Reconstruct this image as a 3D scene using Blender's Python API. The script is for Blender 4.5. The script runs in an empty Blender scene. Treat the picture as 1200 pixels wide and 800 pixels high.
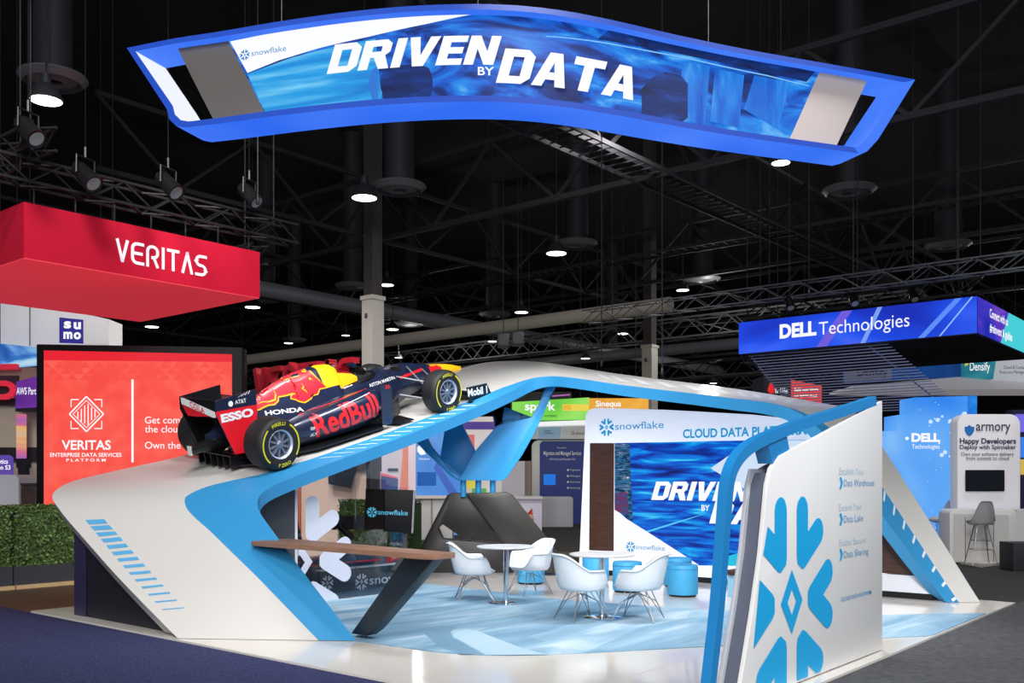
import bpy, bmesh, math, random
from math import sin, cos, pi, radians, sqrt, atan2
from mathutils import Vector, Matrix
from mathutils.bvhtree import BVHTree
random.seed(7)
sc = bpy.context.scene
COL = sc.collection
# ------------------------------------------------------------------ camera, world, light
# world axes: X and Y run along the two edges of the stand, origin at its near corner, Z up
FOC = 1134.0
CAM = Vector((-5.347, -3.047, 1.63))
FW = Vector((.76827, .64012, 0)); RT = Vector((.64012, -.76827, 0)); UP = Vector((0, 0, 1))
cd = bpy.data.cameras.new('camera'); cam = bpy.data.objects.new('camera', cd); COL.objects.link(cam)
cam.location = CAM
cam.rotation_euler = (pi/2, 0, atan2(-FW.x, FW.y))
cd.sensor_width = 36; cd.lens = FOC/1200*36; cd.shift_y = 160/1200; cd.clip_end = 300; cd.clip_start = .05
sc.camera = cam
sc.view_settings.view_transform = 'Standard'; sc.view_settings.look = 'None'
sc.view_settings.gamma = 1; sc.view_settings.use_curve_mapping = False
sc.view_settings.exposure = 0.0
wd = bpy.data.worlds.new('hall_air'); sc.world = wd; wd.use_nodes = True
wb = wd.node_tree.nodes['Background']; wb.inputs[0].default_value = (.80, .88, 1, 1); wb.inputs[1].default_value = .22

def lamp(kind, name, loc, target, power, color=(1, 1, 1), size=.4, spot=70, blend=.6):
    ld = bpy.data.lights.new(name, kind); ld.energy = power; ld.color = color
    if kind == 'AREA': ld.size = size; ld.spread = radians(150)
    if kind == 'SPOT':
        ld.shadow_soft_size = size; ld.spot_size = radians(spot); ld.spot_blend = blend
    if kind == 'POINT': ld.shadow_soft_size = size
    o = bpy.data.objects.new(name, ld); COL.objects.link(o); o.location = loc
    o.rotation_euler = (Vector(target)-Vector(loc)).to_track_quat('-Z', 'Y').to_euler()
    return o
# rig above the stand (hangs above the picture) and unseen fill added behind the viewer
lamp('SPOT', 'rig_spot', (1.5, 5.0, 8.6), (2.5, 8.0, 1.8), 1050, (1, .97, .93), .5, 75)
lamp('SPOT', 'rig_spot', (5.0, 1.5, 8.6), (6.5, 4.0, .5), 1700, (1, .98, .96), .5, 80)
lamp('SPOT', 'rig_spot', (3.2, 3.2, 8.8), (5.0, 5.2, 0), 1450, (.95, .98, 1), .6, 80)
lamp('SPOT', 'rig_spot', (-1.5, 2.5, 8.2), (1.2, 6.5, .8), 620, (1, .97, .93), .5, 60)
lamp('SPOT', 'rig_spot', (3.0, -3.5, 7.5), (3.0, .2, 1.0), 1750, (.90, .95, 1), .5, 60)
lamp('SPOT', 'rig_spot', (2.0, 3.2, 7.6), (8.0, 4.2, 1.6), 1700, (.95, .98, 1), .5, 62)
lamp('SPOT', 'rig_spot', (0.5, 7.5, 8.4), (5.5, 8.0, 2.8), 900, (1, .98, .96), .4, 60)
lamp('AREA', 'front_fill', (-9, -5, 11), (6, 8, 2), 1500, (1, .97, .94), 5)  # large fill added for all surfaces facing the viewer
lamp('AREA', 'front_fill', (-12, -9, 6.0), (6, 7, 2), 800, (.95, .97, 1), 4)  # low unseen fill, added to brighten the shaded brace and upright faces
lamp('SPOT', 'hall_fill_spot', (-1, 8, 10), (4, 13, 4.5), 1500, (1, .95, .9), .6, 70)  # spot added to light the red canopy
lamp('SPOT', 'hall_fill_spot', (3, 8, 9.5), (8, 17, 3.5), 1500, (1, .95, .9), .6, 60)  # spot added because the red standing letters came out too dark
for _x, _y in ((27, 14), (27, 30), (42, 22), (40, 6)): lamp('POINT', 'high_bay_glow', (_x, _y, 7.6), (0, 0, 0), 260, (1, .96, .9), .3)
lamp('SPOT', 'hall_fill_spot', (12, 8, 9.5), (15, 14, 1), 1600, (1, .96, .9), .6, 110)  # this and the next spots are put in to light the background booths
lamp('SPOT', 'hall_fill_spot', (14, 0, 9.5), (16, 1, 1), 1300, (1, .97, .94), .6, 90)
lamp('SPOT', 'hall_fill_spot', (8, 16, 9.5), (11, 20, 1), 1200, (1, .93, .85), .6, 100)

# ------------------------------------------------------------------ pixel helpers (photo is 1200x800)
def ray(px, py): return FW + RT*((px-600)/FOC) + UP*((560-py)/FOC)
def PD(px, py, d): return CAM + ray(px, py)*d
def PU(px, py, u): r = ray(px, py); return CAM + r*((u-CAM.x)/r.x)
def PV(px, py, v): r = ray(px, py); return CAM + r*((v-CAM.y)/r.y)
def PZ(px, py, z=0): r = ray(px, py); return CAM + r*((z-CAM.z)/r.z)

# ------------------------------------------------------------------ materials
def lin(c):
    return tuple(((x/255)/12.92 if x/255 <= .04045 else ((x/255+.055)/1.055)**2.4) for x in c)
MATS = {}
def mat(name, rgb, rough=.5, metal=0, vary=.0, scale=6, coat=0, spec=.5, emit=0, bump=0, stretch=(1, 1, 1)):
    if name in MATS: return MATS[name]
    m = bpy.data.materials.new(name); m.use_nodes = True; MATS[name] = m
    nt = m.node_tree; b = nt.nodes['Principled BSDF']
    c = (*lin(rgb), 1)
    b.inputs['Base Color'].default_value = c; b.inputs['Roughness'].default_value = rough
    b.inputs['Metallic'].default_value = metal; b.inputs['Coat Weight'].default_value = coat
    b.inputs['Specular IOR Level'].default_value = spec
    if emit:
        b.inputs['Emission Color'].default_value = c; b.inputs['Emission Strength'].default_value = emit
    if vary or bump:
        tc = nt.nodes.new('ShaderNodeTexCoord'); mp = nt.nodes.new('ShaderNodeMapping'); nz = nt.nodes.new('ShaderNodeTexNoise')
        mp.inputs['Scale'].default_value = stretch; nz.inputs['Scale'].default_value = scale; nz.inputs['Detail'].default_value = 5
        nt.links.new(tc.outputs['Object'], mp.inputs[0]); nt.links.new(mp.outputs[0], nz.inputs['Vector'])
        if vary:
            mr = nt.nodes.new('ShaderNodeMapRange'); mr.inputs[1].default_value = .3; mr.inputs[2].default_value = .7
            mr.inputs[3].default_value = 1-vary; mr.inputs[4].default_value = 1+vary
            mx = nt.nodes.new('ShaderNodeVectorMath'); mx.operation = 'SCALE'; mx.inputs[0].default_value = c[:3]
            nt.links.new(nz.outputs[0], mr.inputs[0]); nt.links.new(mr.outputs[0], mx.inputs['Scale'])
            nt.links.new(mx.outputs[0], b.inputs['Base Color'])
            if emit: nt.links.new(mx.outputs[0], b.inputs['Emission Color'])
        if bump:
            bp = nt.nodes.new('ShaderNodeBump'); bp.inputs['Strength'].default_value = bump; bp.inputs['Distance'].default_value = .01
            nt.links.new(nz.outputs[0], bp.inputs['Height']); nt.links.new(bp.outputs[0], b.inputs['Normal'])
    return m
def glow(name, rgb, s=1.0):
    """one emitting colour: displays, backlit prints, header faces given a glow"""
    if name in MATS: return MATS[name]
    m = bpy.data.materials.new(name); m.use_nodes = True; MATS[name] = m
    b = m.node_tree.nodes['Principled BSDF']
    b.inputs['Base Color'].default_value = (.02, .02, .02, 1); b.inputs['Roughness'].default_value = .5; b.inputs['Specular IOR Level'].default_value = .05
    b.inputs['Emission Color'].default_value = (*lin(rgb), 1); b.inputs['Emission Strength'].default_value = s
    return m
def screen(name, stops, scale=2, stretch=(1, 1, 1), rot=(0, 0, 0), s=1.0, detail=6, dist=0.6, kind='noise', lo=.3, hi=.7):
    """an emitting noise picture through a colour ramp, for LED pictures and the header skin"""
    if name in MATS: return MATS[name]
    m = bpy.data.materials.new(name); m.use_nodes = True; MATS[name] = m
    nt = m.node_tree; b = nt.nodes['Principled BSDF']
    b.inputs['Base Color'].default_value = (.01, .01, .015, 1); b.inputs['Roughness'].default_value = .6; b.inputs['Specular IOR Level'].default_value = .06
    tc = nt.nodes.new('ShaderNodeTexCoord'); mp = nt.nodes.new('ShaderNodeMapping')
    mp.inputs['Scale'].default_value = stretch; mp.inputs['Rotation'].default_value = rot
    if kind == 'noise':
        nz = nt.nodes.new('ShaderNodeTexNoise'); nz.inputs['Scale'].default_value = scale; nz.inputs['Detail'].default_value = detail
        nz.inputs['Distortion'].default_value = dist; out = nz.outputs[0]; inp = nz.inputs['Vector']
    else:
        nz = nt.nodes.new('ShaderNodeTexVoronoi'); nz.inputs['Scale'].default_value = scale; out = nz.outputs[kind]; inp = nz.inputs['Vector']
    mr = nt.nodes.new('ShaderNodeMapRange'); mr.inputs[1].default_value = lo; mr.inputs[2].default_value = hi
    cr = nt.nodes.new('ShaderNodeValToRGB'); el = cr.color_ramp.elements
    while len(el) < len(stops): el.new(.5)
    for e, (p, c) in zip(el, stops): e.position = p; e.color = (*lin(c), 1)
    nt.links.new(tc.outputs['Object'], mp.inputs[0]); nt.links.new(mp.outputs[0], inp)
    nt.links.new(out, mr.inputs[0]); nt.links.new(mr.outputs[0], cr.inputs[0])
    nt.links.new(cr.outputs[0], b.inputs['Emission Color']); b.inputs['Emission Strength'].default_value = s
    return m
def glass_mat():
    m = bpy.data.materials.new('clear_glass'); m.use_nodes = True; nt = m.node_tree
    out = nt.nodes['Material Output']; nt.nodes.remove(nt.nodes['Principled BSDF'])
    tr = nt.nodes.new('ShaderNodeBsdfTransparent'); tr.inputs[0].default_value = (.93, .95, .96, 1)
    gl = nt.nodes.new('ShaderNodeBsdfGlossy'); gl.inputs['Roughness'].default_value = .02
    fr = nt.nodes.new('ShaderNodeFresnel'); fr.inputs[0].default_value = 1.35
    mx = nt.nodes.new('ShaderNodeMixShader')
    nt.links.new(fr.outputs[0], mx.inputs[0]); nt.links.new(tr.outputs[0], mx.inputs[1]); nt.links.new(gl.outputs[0], mx.inputs[2])
    nt.links.new(mx.outputs[0], out.inputs[0])
    return m
GLASS = glass_mat()
BOXLIT = mat('backlit_white_fabric', (226, 230, 240), .5, vary=.01, scale=1, emit=.62)
WHITE = mat('white_laminate', (226, 225, 224), .38, vary=.012, scale=2)
RIBW = mat('white_stage_skin', (204, 202, 198), .3, vary=.01, scale=2, coat=.15)
BLUE = mat('sky_blue_skin', (50, 142, 196), .42, vary=.02, scale=2)
CYAN = mat('cyan_vinyl', (20, 166, 226), .45)
GREYT = mat('pale_blue_vinyl', (176, 202, 220), .5)
TXTB = mat('blue_vinyl_print', (72, 150, 200), .5)
BLACK = mat('black_plastic', (14, 14, 16), .45)
DARK = mat('dark_grey_paint', (42, 44, 50), .55, vary=.05)
CHROME = mat('polished_chrome', (215, 220, 226), .12, 1)
WIRE = mat('chrome_wire', (150, 155, 162), .3, 1)
STEEL = mat('dull_truss_steel', (38, 38, 44), .7, .3, vary=.1)
TRUSSB = mat('black_truss_steel', (20, 20, 24), .6, .3, vary=.1)
ALU = mat('bare_aluminium', (92, 94, 100), .5, .6)
WALNUT = mat('walnut_veneer', (140, 106, 86), .42, vary=.18, scale=5, stretch=(6, .6, 6))
DWOOD = mat('dark_walnut_veneer', (74, 48, 38), .45, vary=.28, scale=3, stretch=(1, 1, 9))
GUNM = mat('gunmetal_skin', (36, 34, 33), .38, .25, vary=.12, scale=3)
NAVYBOX = mat('navy_black_panel', (26, 24, 40), .45)
INK = mat('white_print', (238, 238, 240), .5)
GWHITE = glow('lit_white', (250, 251, 255), 1.0)
GCYAN = glow('lit_cyan', (20, 150, 215), 1.0)

# ------------------------------------------------------------------ objects
MW = {}                                   # world matrix of every object made here
def reg(o, m): MW[o.name] = m
def mw(o): return MW[o.name] if o is not None else Matrix.Identity(4)
def thing(name, label, cat, loc=(0, 0, 0), rotz=0, group=None, matrix=None):
    o = bpy.data.objects.new(name, None); COL.objects.link(o); o.empty_display_size = .2
    M = matrix if matrix is not None else Matrix.Translation(Vector(loc)) @ Matrix.Rotation(rotz, 4, 'Z')
    o.matrix_world = M; reg(o, M)
    o['label'] = label; o['category'] = cat; o['kind'] = 'thing'
    if group: o['group'] = group
    return o
def tag(o, label, cat, group=None, kind='thing'):
    o['label'] = label; o['category'] = cat; o['kind'] = kind
    if group: o['group'] = group
    return o
def structure(o): o['kind'] = 'structure'; return o

class MB:
    def __init__(s): s.v = []; s.f = []; s.m = []; s.cur = 0
    def add(s, vs, fs, mi=None):
        n = len(s.v); s.v += [Vector(x) for x in vs]; s.f += [[i+n for i in f] for f in fs]
        s.m += [s.cur if mi is None else mi]*len(fs); return s
    def hexa(s, q, e):
        q = [Vector(p) for p in q]; e = Vector(e); t = [p+e for p in q]
        return s.add(q+t, [(3, 2, 1, 0), (4, 5, 6, 7), (0, 1, 5, 4), (1, 2, 6, 5), (2, 3, 7, 6), (3, 0, 4, 7)])
    def box(s, lo, hi):
        x0, y0, z0 = lo; x1, y1, z1 = hi
        return s.hexa([(x0, y0, z0), (x1, y0, z0), (x1, y1, z0), (x0, y1, z0)], (0, 0, z1-z0))
    def bar(s, a, b, w, h=None, up=(0, 0, 1)):
        a = Vector(a); b = Vector(b); h = h or w; d = (b-a).normalized(); up = Vector(up)
        if abs(d.dot(up)) > .98: up = Vector((1, 0, 0)) if abs(d.x) < .9 else Vector((0, 1, 0))
        x = d.cross(up).normalized(); y = x.cross(d)
        return s.hexa([a-x*w/2-y*h/2, a+x*w/2-y*h/2, a+x*w/2+y*h/2, a-x*w/2+y*h/2], b-a)
    def tube(s, pts, r, n=8, closed=False, rs=None):
        pts = [Vector(p) for p in pts]; rings = []; k = len(pts)
        prev = None
        for i, p in enumerate(pts):
            if closed: t = pts[(i+1) % k]-pts[i-1]
            else: t = pts[min(i+1, k-1)]-pts[max(i-1, 0)]
            t.normalize()
            if prev is None:
                a = Vector((0, 0, 1)) if abs(t.z) < .9 else Vector((1, 0, 0))
                x = t.cross(a).normalized()
            else: x = (prev-t*prev.dot(t)).normalized()
            prev = x; y = t.cross(x); rr = rs[i] if rs else r
            rings.append([p+(x*cos(2*pi*j/n)+y*sin(2*pi*j/n))*rr for j in range(n)])
        return s.loft(rings, True, closed, not closed)
    def loft(s, rings, wrap=True, closed=False, caps=True):
        n = len(rings[0]); k = len(rings); vs = [p for r in rings for p in r]; fs = []
        for i in range(k if closed else k-1):
            a = i*n; b = ((i+1) % k)*n
            for j in range(n if wrap else n-1):
                j2 = (j+1) % n; fs.append((a+j, a+j2, b+j2, b+j))
        if caps and wrap: fs.append(tuple(range(n-1, -1, -1))); fs.append(tuple((k-1)*n+j for j in range(n)))
        return s.add(vs, fs)
    def lathe(s, prof, n=24, o=(0, 0, 0), ax=(0, 0, 1), closed=False, caps=True):
        o = Vector(o); ax = Vector(ax).normalized(); a = Vector((1, 0, 0)) if abs(ax.x) < .9 else Vector((0, 1, 0))
        x = ax.cross(a).normalized(); y = ax.cross(x)
        rings = [[o+ax*h+(x*cos(2*pi*j/n)+y*sin(2*pi*j/n))*max(r, .0005) for j in range(n)] for r, h in prof]
        return s.loft(rings, True, closed, caps and not closed)
    def prism(s, poly, e):
        n = len(poly); q = [Vector(p) for p in poly]; e = Vector(e); t = [p+e for p in q]
        return s.add(q+t, [tuple(range(n-1, -1, -1)), tuple(range(n, 2*n))]+[(i, (i+1) % n, (i+1) % n+n, i+n) for i in range(n)])
    def build(s, name, mats, parent=None, world=True, smooth=35, bevel=0, recalc=True):
        if not isinstance(mats, (list, tuple)): mats = [mats]
        bm = bmesh.new()
        inv = mw(parent).inverted() if (parent is not None and world) else Matrix.Identity(4)
        vs = [bm.verts.new(inv @ p) for p in s.v]
        for f, mi in zip(s.f, s.m):
            if len(set(f)) < 3: continue
            try: fa = bm.faces.new([vs[i] for i in f])
            except ValueError: continue
            fa.material_index = mi
        if recalc: bmesh.ops.recalc_face_normals(bm, faces=bm.faces)
        if bevel:
            es = [e for e in bm.edges if len(e.link_faces) == 2 and e.calc_face_angle(0) > .6]
            bmesh.ops.bevel(bm, geom=es, offset=bevel, segments=2, affect='EDGES', profile=.6, clamp_overlap=True)
        for f in bm.faces: f.smooth = bool(smooth)
        if smooth:
            for e in bm.edges:
                if len(e.link_faces) != 2 or e.calc_face_angle(0) > radians(smooth): e.smooth = False
        return finish(bm, name, mats, parent)
def finish(bm, name, mats, parent=None):
    me = bpy.data.meshes.new(name); bm.to_mesh(me); bm.free()
    for m in mats: me.materials.append(m)
    o = bpy.data.objects.new(name, me); COL.objects.link(o)
    if parent is not None: o.parent = parent
    reg(o, mw(parent) if parent is not None else Matrix.Identity(4))
    return o
def dup(root, matrix, label=None, group=None):
    r = root.copy(); COL.objects.link(r); r.matrix_world = matrix; reg(r, matrix)
    if label: r['label'] = label
    if group: r['group'] = group
    for ch in list(root.children):
        c = ch.copy(); COL.objects.link(c); c.parent = r; reg(c, matrix)
        for g in list(ch.children):
            d = g.copy(); COL.objects.link(d); d.parent = c; reg(d, matrix)
    return r
def TM(p, rz=0): return Matrix.Translation(Vector(p)) @ Matrix.Rotation(rz, 4, 'Z')

# flat shapes and lettering -------------------------------------------------
class Frame:
    """a picture plane: origin, right, up"""
    def __init__(s, o, x, y): s.o = Vector(o); s.x = Vector(x).normalized(); s.y = Vector(y).normalized(); s.n = s.x.cross(s.y)
    def __call__(s, a, b, off=0): return s.o + s.x*a + s.y*b + s.n*off
TXT = {}
def text2d(body, bold=0, shear=0, spacing=1, res=4):
    key = (body, bold, shear, spacing, res)
    if key in TXT: return TXT[key]
    cu = bpy.data.curves.new('t', 'FONT'); cu.body = body; cu.size = 1; cu.offset = bold; cu.shear = shear
    cu.space_character = spacing; cu.resolution_u = res; cu.fill_mode = 'FRONT'
    ob = bpy.data.objects.new('t', cu)
    me = bpy.data.meshes.new_from_object(ob)
    vs = [(v.co.x, v.co.y) for v in me.vertices]; fs = [tuple(p.vertices) for p in me.polygons]
    bpy.data.objects.remove(ob); bpy.data.curves.remove(cu); bpy.data.meshes.remove(me)
    TXT[key] = (vs, fs); return vs, fs
_h = text2d('H'); CAPH = max(y for x, y in _h[0])
def text(body, m, parent, fr, a, b, h, w=None, bold=0, shear=0, spacing=1, off=.006, thick=0, name='lettering', align='l', fn=None):
    """capital height h at plane position a, b; w fixes the width"""
    vs, fs = text2d(body, bold, shear, spacing)
    if not vs: return None
    x0 = min(v[0] for v in vs); x1 = max(v[0] for v in vs)
    k = h/CAPH; kx = (w/(x1-x0)) if w else k
    sh = {'l': 0, 'c': -(x1-x0)*kx/2, 'r': -(x1-x0)*kx}[align]
    P = [((x-x0)*kx+sh+a, y*k+b) for x, y in vs]
    g = fn or (lambda p, q, o: fr(p, q, o))
    mb = MB()
    mb.add([g(p, q, off) for p, q in P], fs)
    if thick:
        mb = MB(); n = len(P)
        ed = {}
        for f in fs:
            for i in range(len(f)):
                e = (f[i], f[(i+1) % len(f)]); ed[e] = 1
        border = [e for e in ed if (e[1], e[0]) not in ed]
        mb.add([g(p, q, thick) for p, q in P]+[g(p, q, 0) for p, q in P],
               list(fs)+[tuple(i+n for i in reversed(f)) for f in fs]+[(e[1], e[0], e[0]+n, e[1]+n) for e in border])
    return mb.build(name, m, parent, smooth=0, recalc=False)
def flat(polys, m, parent, fr, off=.005, name='print', fn=None):
    mb = MB(); g = fn or (lambda p, q, o: fr(p, q, o))
    for po in polys:
        mb.add([g(p, q, off) for p, q in po], [tuple(range(len(po)))])
    return mb.build(name, m, parent, smooth=0, recalc=False)
def chevron(A, d1, d2, L, w, n=7):
    """two round-ended bars of width w leaving A along d1 (clockwise) and d2"""
    A = Vector(A); d1 = Vector(d1).normalized(); d2 = Vector(d2).normalized(); b = (d1+d2).normalized()
    half = d1.angle(d2)/2; r = w/2
    out = [A-b*(r*.55)]
    n1 = Vector((d1.y, -d1.x)); n2 = Vector((-d2.y, d2.x))       # outer normals
    t = r/math.tan(half)
    out = []
    for k in range(4):                                             # softened tip
        a = k/3; nn = (n2*(1-a)+n1*a).normalized(); out.append(A+nn*r*1.0)
    c1 = A+d1*L
    for k in range(n+1):
        a = pi*k/n; out.append(c1+n1*r*cos(a)+d1*r*sin(a))
    out.append(A+b*(r/sin(half)))
    c2 = A+d2*L
    for k in range(n+1):
        a = pi*k/n; out.append(c2-n2*r*cos(a)+d2*r*sin(a))
    return [(p.x, p.y) for p in out]
def snowflake(R):
    """six inward chevrons and a pierced diamond, radius R; list of 2D polygons"""
    pol = []; q = R/.85
    for k in range(6):
        th = radians(60*k); e = Vector((cos(th), sin(th)))
        A = e*(.40*q); d1 = Vector((cos(th-radians(30)), sin(th-radians(30)))); d2 = Vector((cos(th+radians(30)), sin(th+radians(30))))
        pol.append(chevron(A, d1, d2, .36*q, .215*q))
    o = [(.20*q, 0), (0, .25*q), (-.20*q, 0), (0, -.25*q)]; i = [(.08*q, 0), (0, .10*q), (-.08*q, 0), (0, -.10*q)]
    for k in range(4): j = (k+1) % 4; pol.append([o[k], o[j], i[j], i[k]])
    return pol
def logo(parent, m, fr, a, b, R, off=.006, word=None, wm=None, h=0, w=None, gap=.25, bold=0, fn=None):
    flat([[(x+a, y+b) for x, y in p] for p in snowflake(R)], m, parent, fr, off, 'snowflake_emblem', fn)
    if word: text(word, wm or m, parent, fr, a+R*(1+gap), b-h*.42, h, w, bold, 0, 1, off, fn=fn)
def clip_poly(poly, f):
    """keep the part of a 2D polygon where f(p) >= 0 (f linear)"""
    out = []
    for i in range(len(poly)):
        p = poly[i]; q = poly[(i+1) % len(poly)]; a = f(p); b = f(q)
        if a >= 0: out.append(p)
        if (a < 0) != (b < 0): t = a/(a-b); out.append((p[0]+(q[0]-p[0])*t, p[1]+(q[1]-p[1])*t))
    return out
def rrect(x0, y0, x1, y1, r, n=5, corners=(1, 1, 1, 1)):
    out = []
    for (cx, cy, a0, c) in ((x1-r, y1-r, 0, corners[0]), (x0+r, y1-r, 90, corners[1]), (x0+r, y0+r, 180, corners[2]), (x1-r, y0+r, 270, corners[3])):
        if not c:
            out.append((cx+(r if a0 in (0, 270) else -r), cy+(r if a0 in (0, 90) else -r))); continue
        for k in range(n+1):
            a = radians(a0+90*k/n); out.append((cx+r*cos(a), cy+r*sin(a)))
    return out
def catmull(pts, sub):
    pts = [Vector(p) for p in pts]; out = []
    n = len(pts)
    for i in range(n-1):
        p0 = pts[max(i-1, 0)]; p1 = pts[i]; p2 = pts[i+1]; p3 = pts[min(i+2, n-1)]
        d = (p2-p1).length
        t1 = (p2-p0)*(d/max((p2-p1).length+(p1-p0).length, 1e-6)) if i > 0 else (p2-p1)
        t2 = (p3-p1)*(d/max((p3-p2).length+(p2-p1).length, 1e-6)) if i < n-2 else (p2-p1)
        for k in range(sub):
            t = k/sub; h = (2*t**3-3*t**2+1, t**3-2*t**2+t, -2*t**3+3*t**2, t**3-t**2)
            out.append(p1*h[0]+t1*h[1]+p2*h[2]+t2*h[3])
    out.append(pts[-1]); return out
# ================================================================== the hall
def box_obj(name, lo, hi, m, parent=None, world=True, bevel=0): return MB().box(lo, hi).build(name, m, parent, world, 30, bevel)
HALLC = mat('hall_concrete_carpet', (46, 43, 41), .85, vary=.15, scale=2)
structure(box_obj('floor', (-14, -14, -.14), (75, 75, -.035), HALLC))
structure(box_obj('ceiling', (-14, -14, 15), (75, 75, 15.3), mat('black_ceiling', (16, 16, 18), .9)))
structure(box_obj('wall_back', (-14, 75, -.1), (75, 75.4, 15), mat('far_wall_paint', (24, 24, 28), .9, vary=.1, scale=.3)))
structure(box_obj('wall_right', (75, -14, -.1), (75.4, 75, 15), MATS['far_wall_paint']))
NAVYC = mat('navy_carpet', (56, 60, 94), .95, vary=.42, scale=40, bump=.4, spec=.1)
GREYC = mat('charcoal_carpet', (80, 80, 82), .95, vary=.22, scale=14, bump=.3, spec=.1)
o = box_obj('aisle_carpet', (-12, -12, -.035), (0, 30, -.02), NAVYC); tag(o, 'navy blue speckled aisle carpet along the front of the stand', 'carpet')
o = box_obj('aisle_carpet', (0.002, -12, -.035), (40, -.0, -.02), GREYC); tag(o, 'charcoal grey aisle carpet running past the snowflake sign panel', 'carpet')
o = box_obj('aisle_floor', (0.002, 9.12, -.035), (12, 11.75, -.018), mat('brown_wood_floor', (84, 66, 52), .45, vary=.3, scale=2, stretch=(1, 8, 1)))
tag(o, 'dark brown wood-look aisle floor in front of the hedge planters', 'floor')
TILE = mat('glossy_white_tile', (222, 216, 208), .09, vary=.02, scale=1.5)
pl = thing('raised_platform', 'glossy cream white platform floor of the stand under the blue rug', 'platform', (0, 0, -.03))
mb = MB(); mb.prism([(0, 0, -.03), (8.62, 0, -.03), (8.9, 9.1, -.03), (0, 9.1, -.03)], (0, 0, .03)); mb.build('tile_deck', TILE, pl)
mb = MB()
for i in range(1, 7): mb.box((1.3*i-.002, .02, 0.0), (1.3*i+.002, 9.0, .0008))
for i in range(1, 7): mb.box((.02, 1.3*i-.002, 0.0), (8.6, 1.3*i+.002, .0008))
mb.build('tile_joint', mat('tile_joint_grey', (196, 190, 182), .4), pl, smooth=0)
# rug
RUG = bpy.data.materials.new('pale_blue_rug'); RUG.use_nodes = True
nt = RUG.node_tree; b = nt.nodes['Principled BSDF']; b.inputs['Roughness'].default_value = .8; b.inputs['Specular IOR Level'].default_value = .25
tc = nt.nodes.new('ShaderNodeTexCoord'); mp = nt.nodes.new('ShaderNodeMapping'); mp.inputs['Rotation'].default_value = (0, 0, .9); mp.inputs['Scale'].default_value = (.35, 1.3, 1)
nz = nt.nodes.new('ShaderNodeTexNoise'); nz.inputs['Scale'].default_value = 1.5; nz.inputs['Detail'].default_value = 7; nz.inputs['Distortion'].default_value = 1.0
vo = nt.nodes.new('ShaderNodeTexVoronoi'); vo.inputs['Scale'].default_value = 1.1
cr = nt.nodes.new('ShaderNodeValToRGB'); el = cr.color_ramp.elements
for e, (p, c) in zip([el[0], el[1], el.new(.5), el.new(.58)], [(.30, (104, 142, 168)), (.75, (172, 198, 212)), (.47, (126, 162, 186)), (.56, (146, 178, 198))]): e.position = p; e.color = (*lin(c), 1)
mm = nt.nodes.new('ShaderNodeMix'); mm.inputs[0].default_value = .16
nt.links.new(tc.outputs['Object'], mp.inputs[0]); nt.links.new(mp.outputs[0], nz.inputs['Vector']); nt.links.new(mp.outputs[0], vo.inputs['Vector'])
nt.links.new(nz.outputs[0], mm.inputs[2]); nt.links.new(vo.outputs['Color'], mm.inputs[3]); nt.links.new(mm.outputs[0], cr.inputs[0]); nt.links.new(cr.outputs[0], b.inputs['Base Color'])
rp = [(352, 742), (385, 748), (417, 751), (470, 758.5), (515, 764.5), (565, 768), (637, 767.5), (730, 763), (822, 758), (950, 752), (1036, 747.5), (1084, 745.5)]
P = [PZ(*p, .002) for p in rp]; P += [Vector((PZ(1084, 745.5).x+.1, .02, .002)), Vector((PZ(1150, 718.5).x, .02, .002))]
P += [PZ(*p, .002) for p in [(1100, 719.5), (1035, 721), (900, 719), (800, 713), (700, 706), (640, 701), (560, 691), (500, 684), (440, 685), (400, 692), (370, 706), (352, 724)]]
rug = thing('area_rug', 'pale blue curved rug with cloudy swirls under the white tables', 'rug', (4, 4, 0))
mb = MB(); mb.prism(P, (0, 0, .008)); mb.build('pile', RUG, rug, smooth=0)
sw = [(497, 742), (503, 736), (520, 733), (536, 734), (528, 740), (531, 747), (548, 756), (566, 766.5), (540, 766), (515, 758)]
mb = MB(); mb.add([PZ(*p, .0105) for p in sw], [tuple(range(len(sw)))]); mb.build('swirl', mat('rug_dark_swirl', (106, 144, 170), .85), rug, smooth=0)
sw = [(531, 741), (545, 737), (560, 739), (585, 749), (612, 759), (640, 766.5), (605, 767), (570, 767), (550, 756), (533, 747)]
mb = MB(); mb.add([PZ(*p, .0105) for p in sw], [tuple(range(len(sw)))]); mb.build('swirl', mat('rug_light_swirl', (164, 192, 208), .85), rug, smooth=0)

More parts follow.
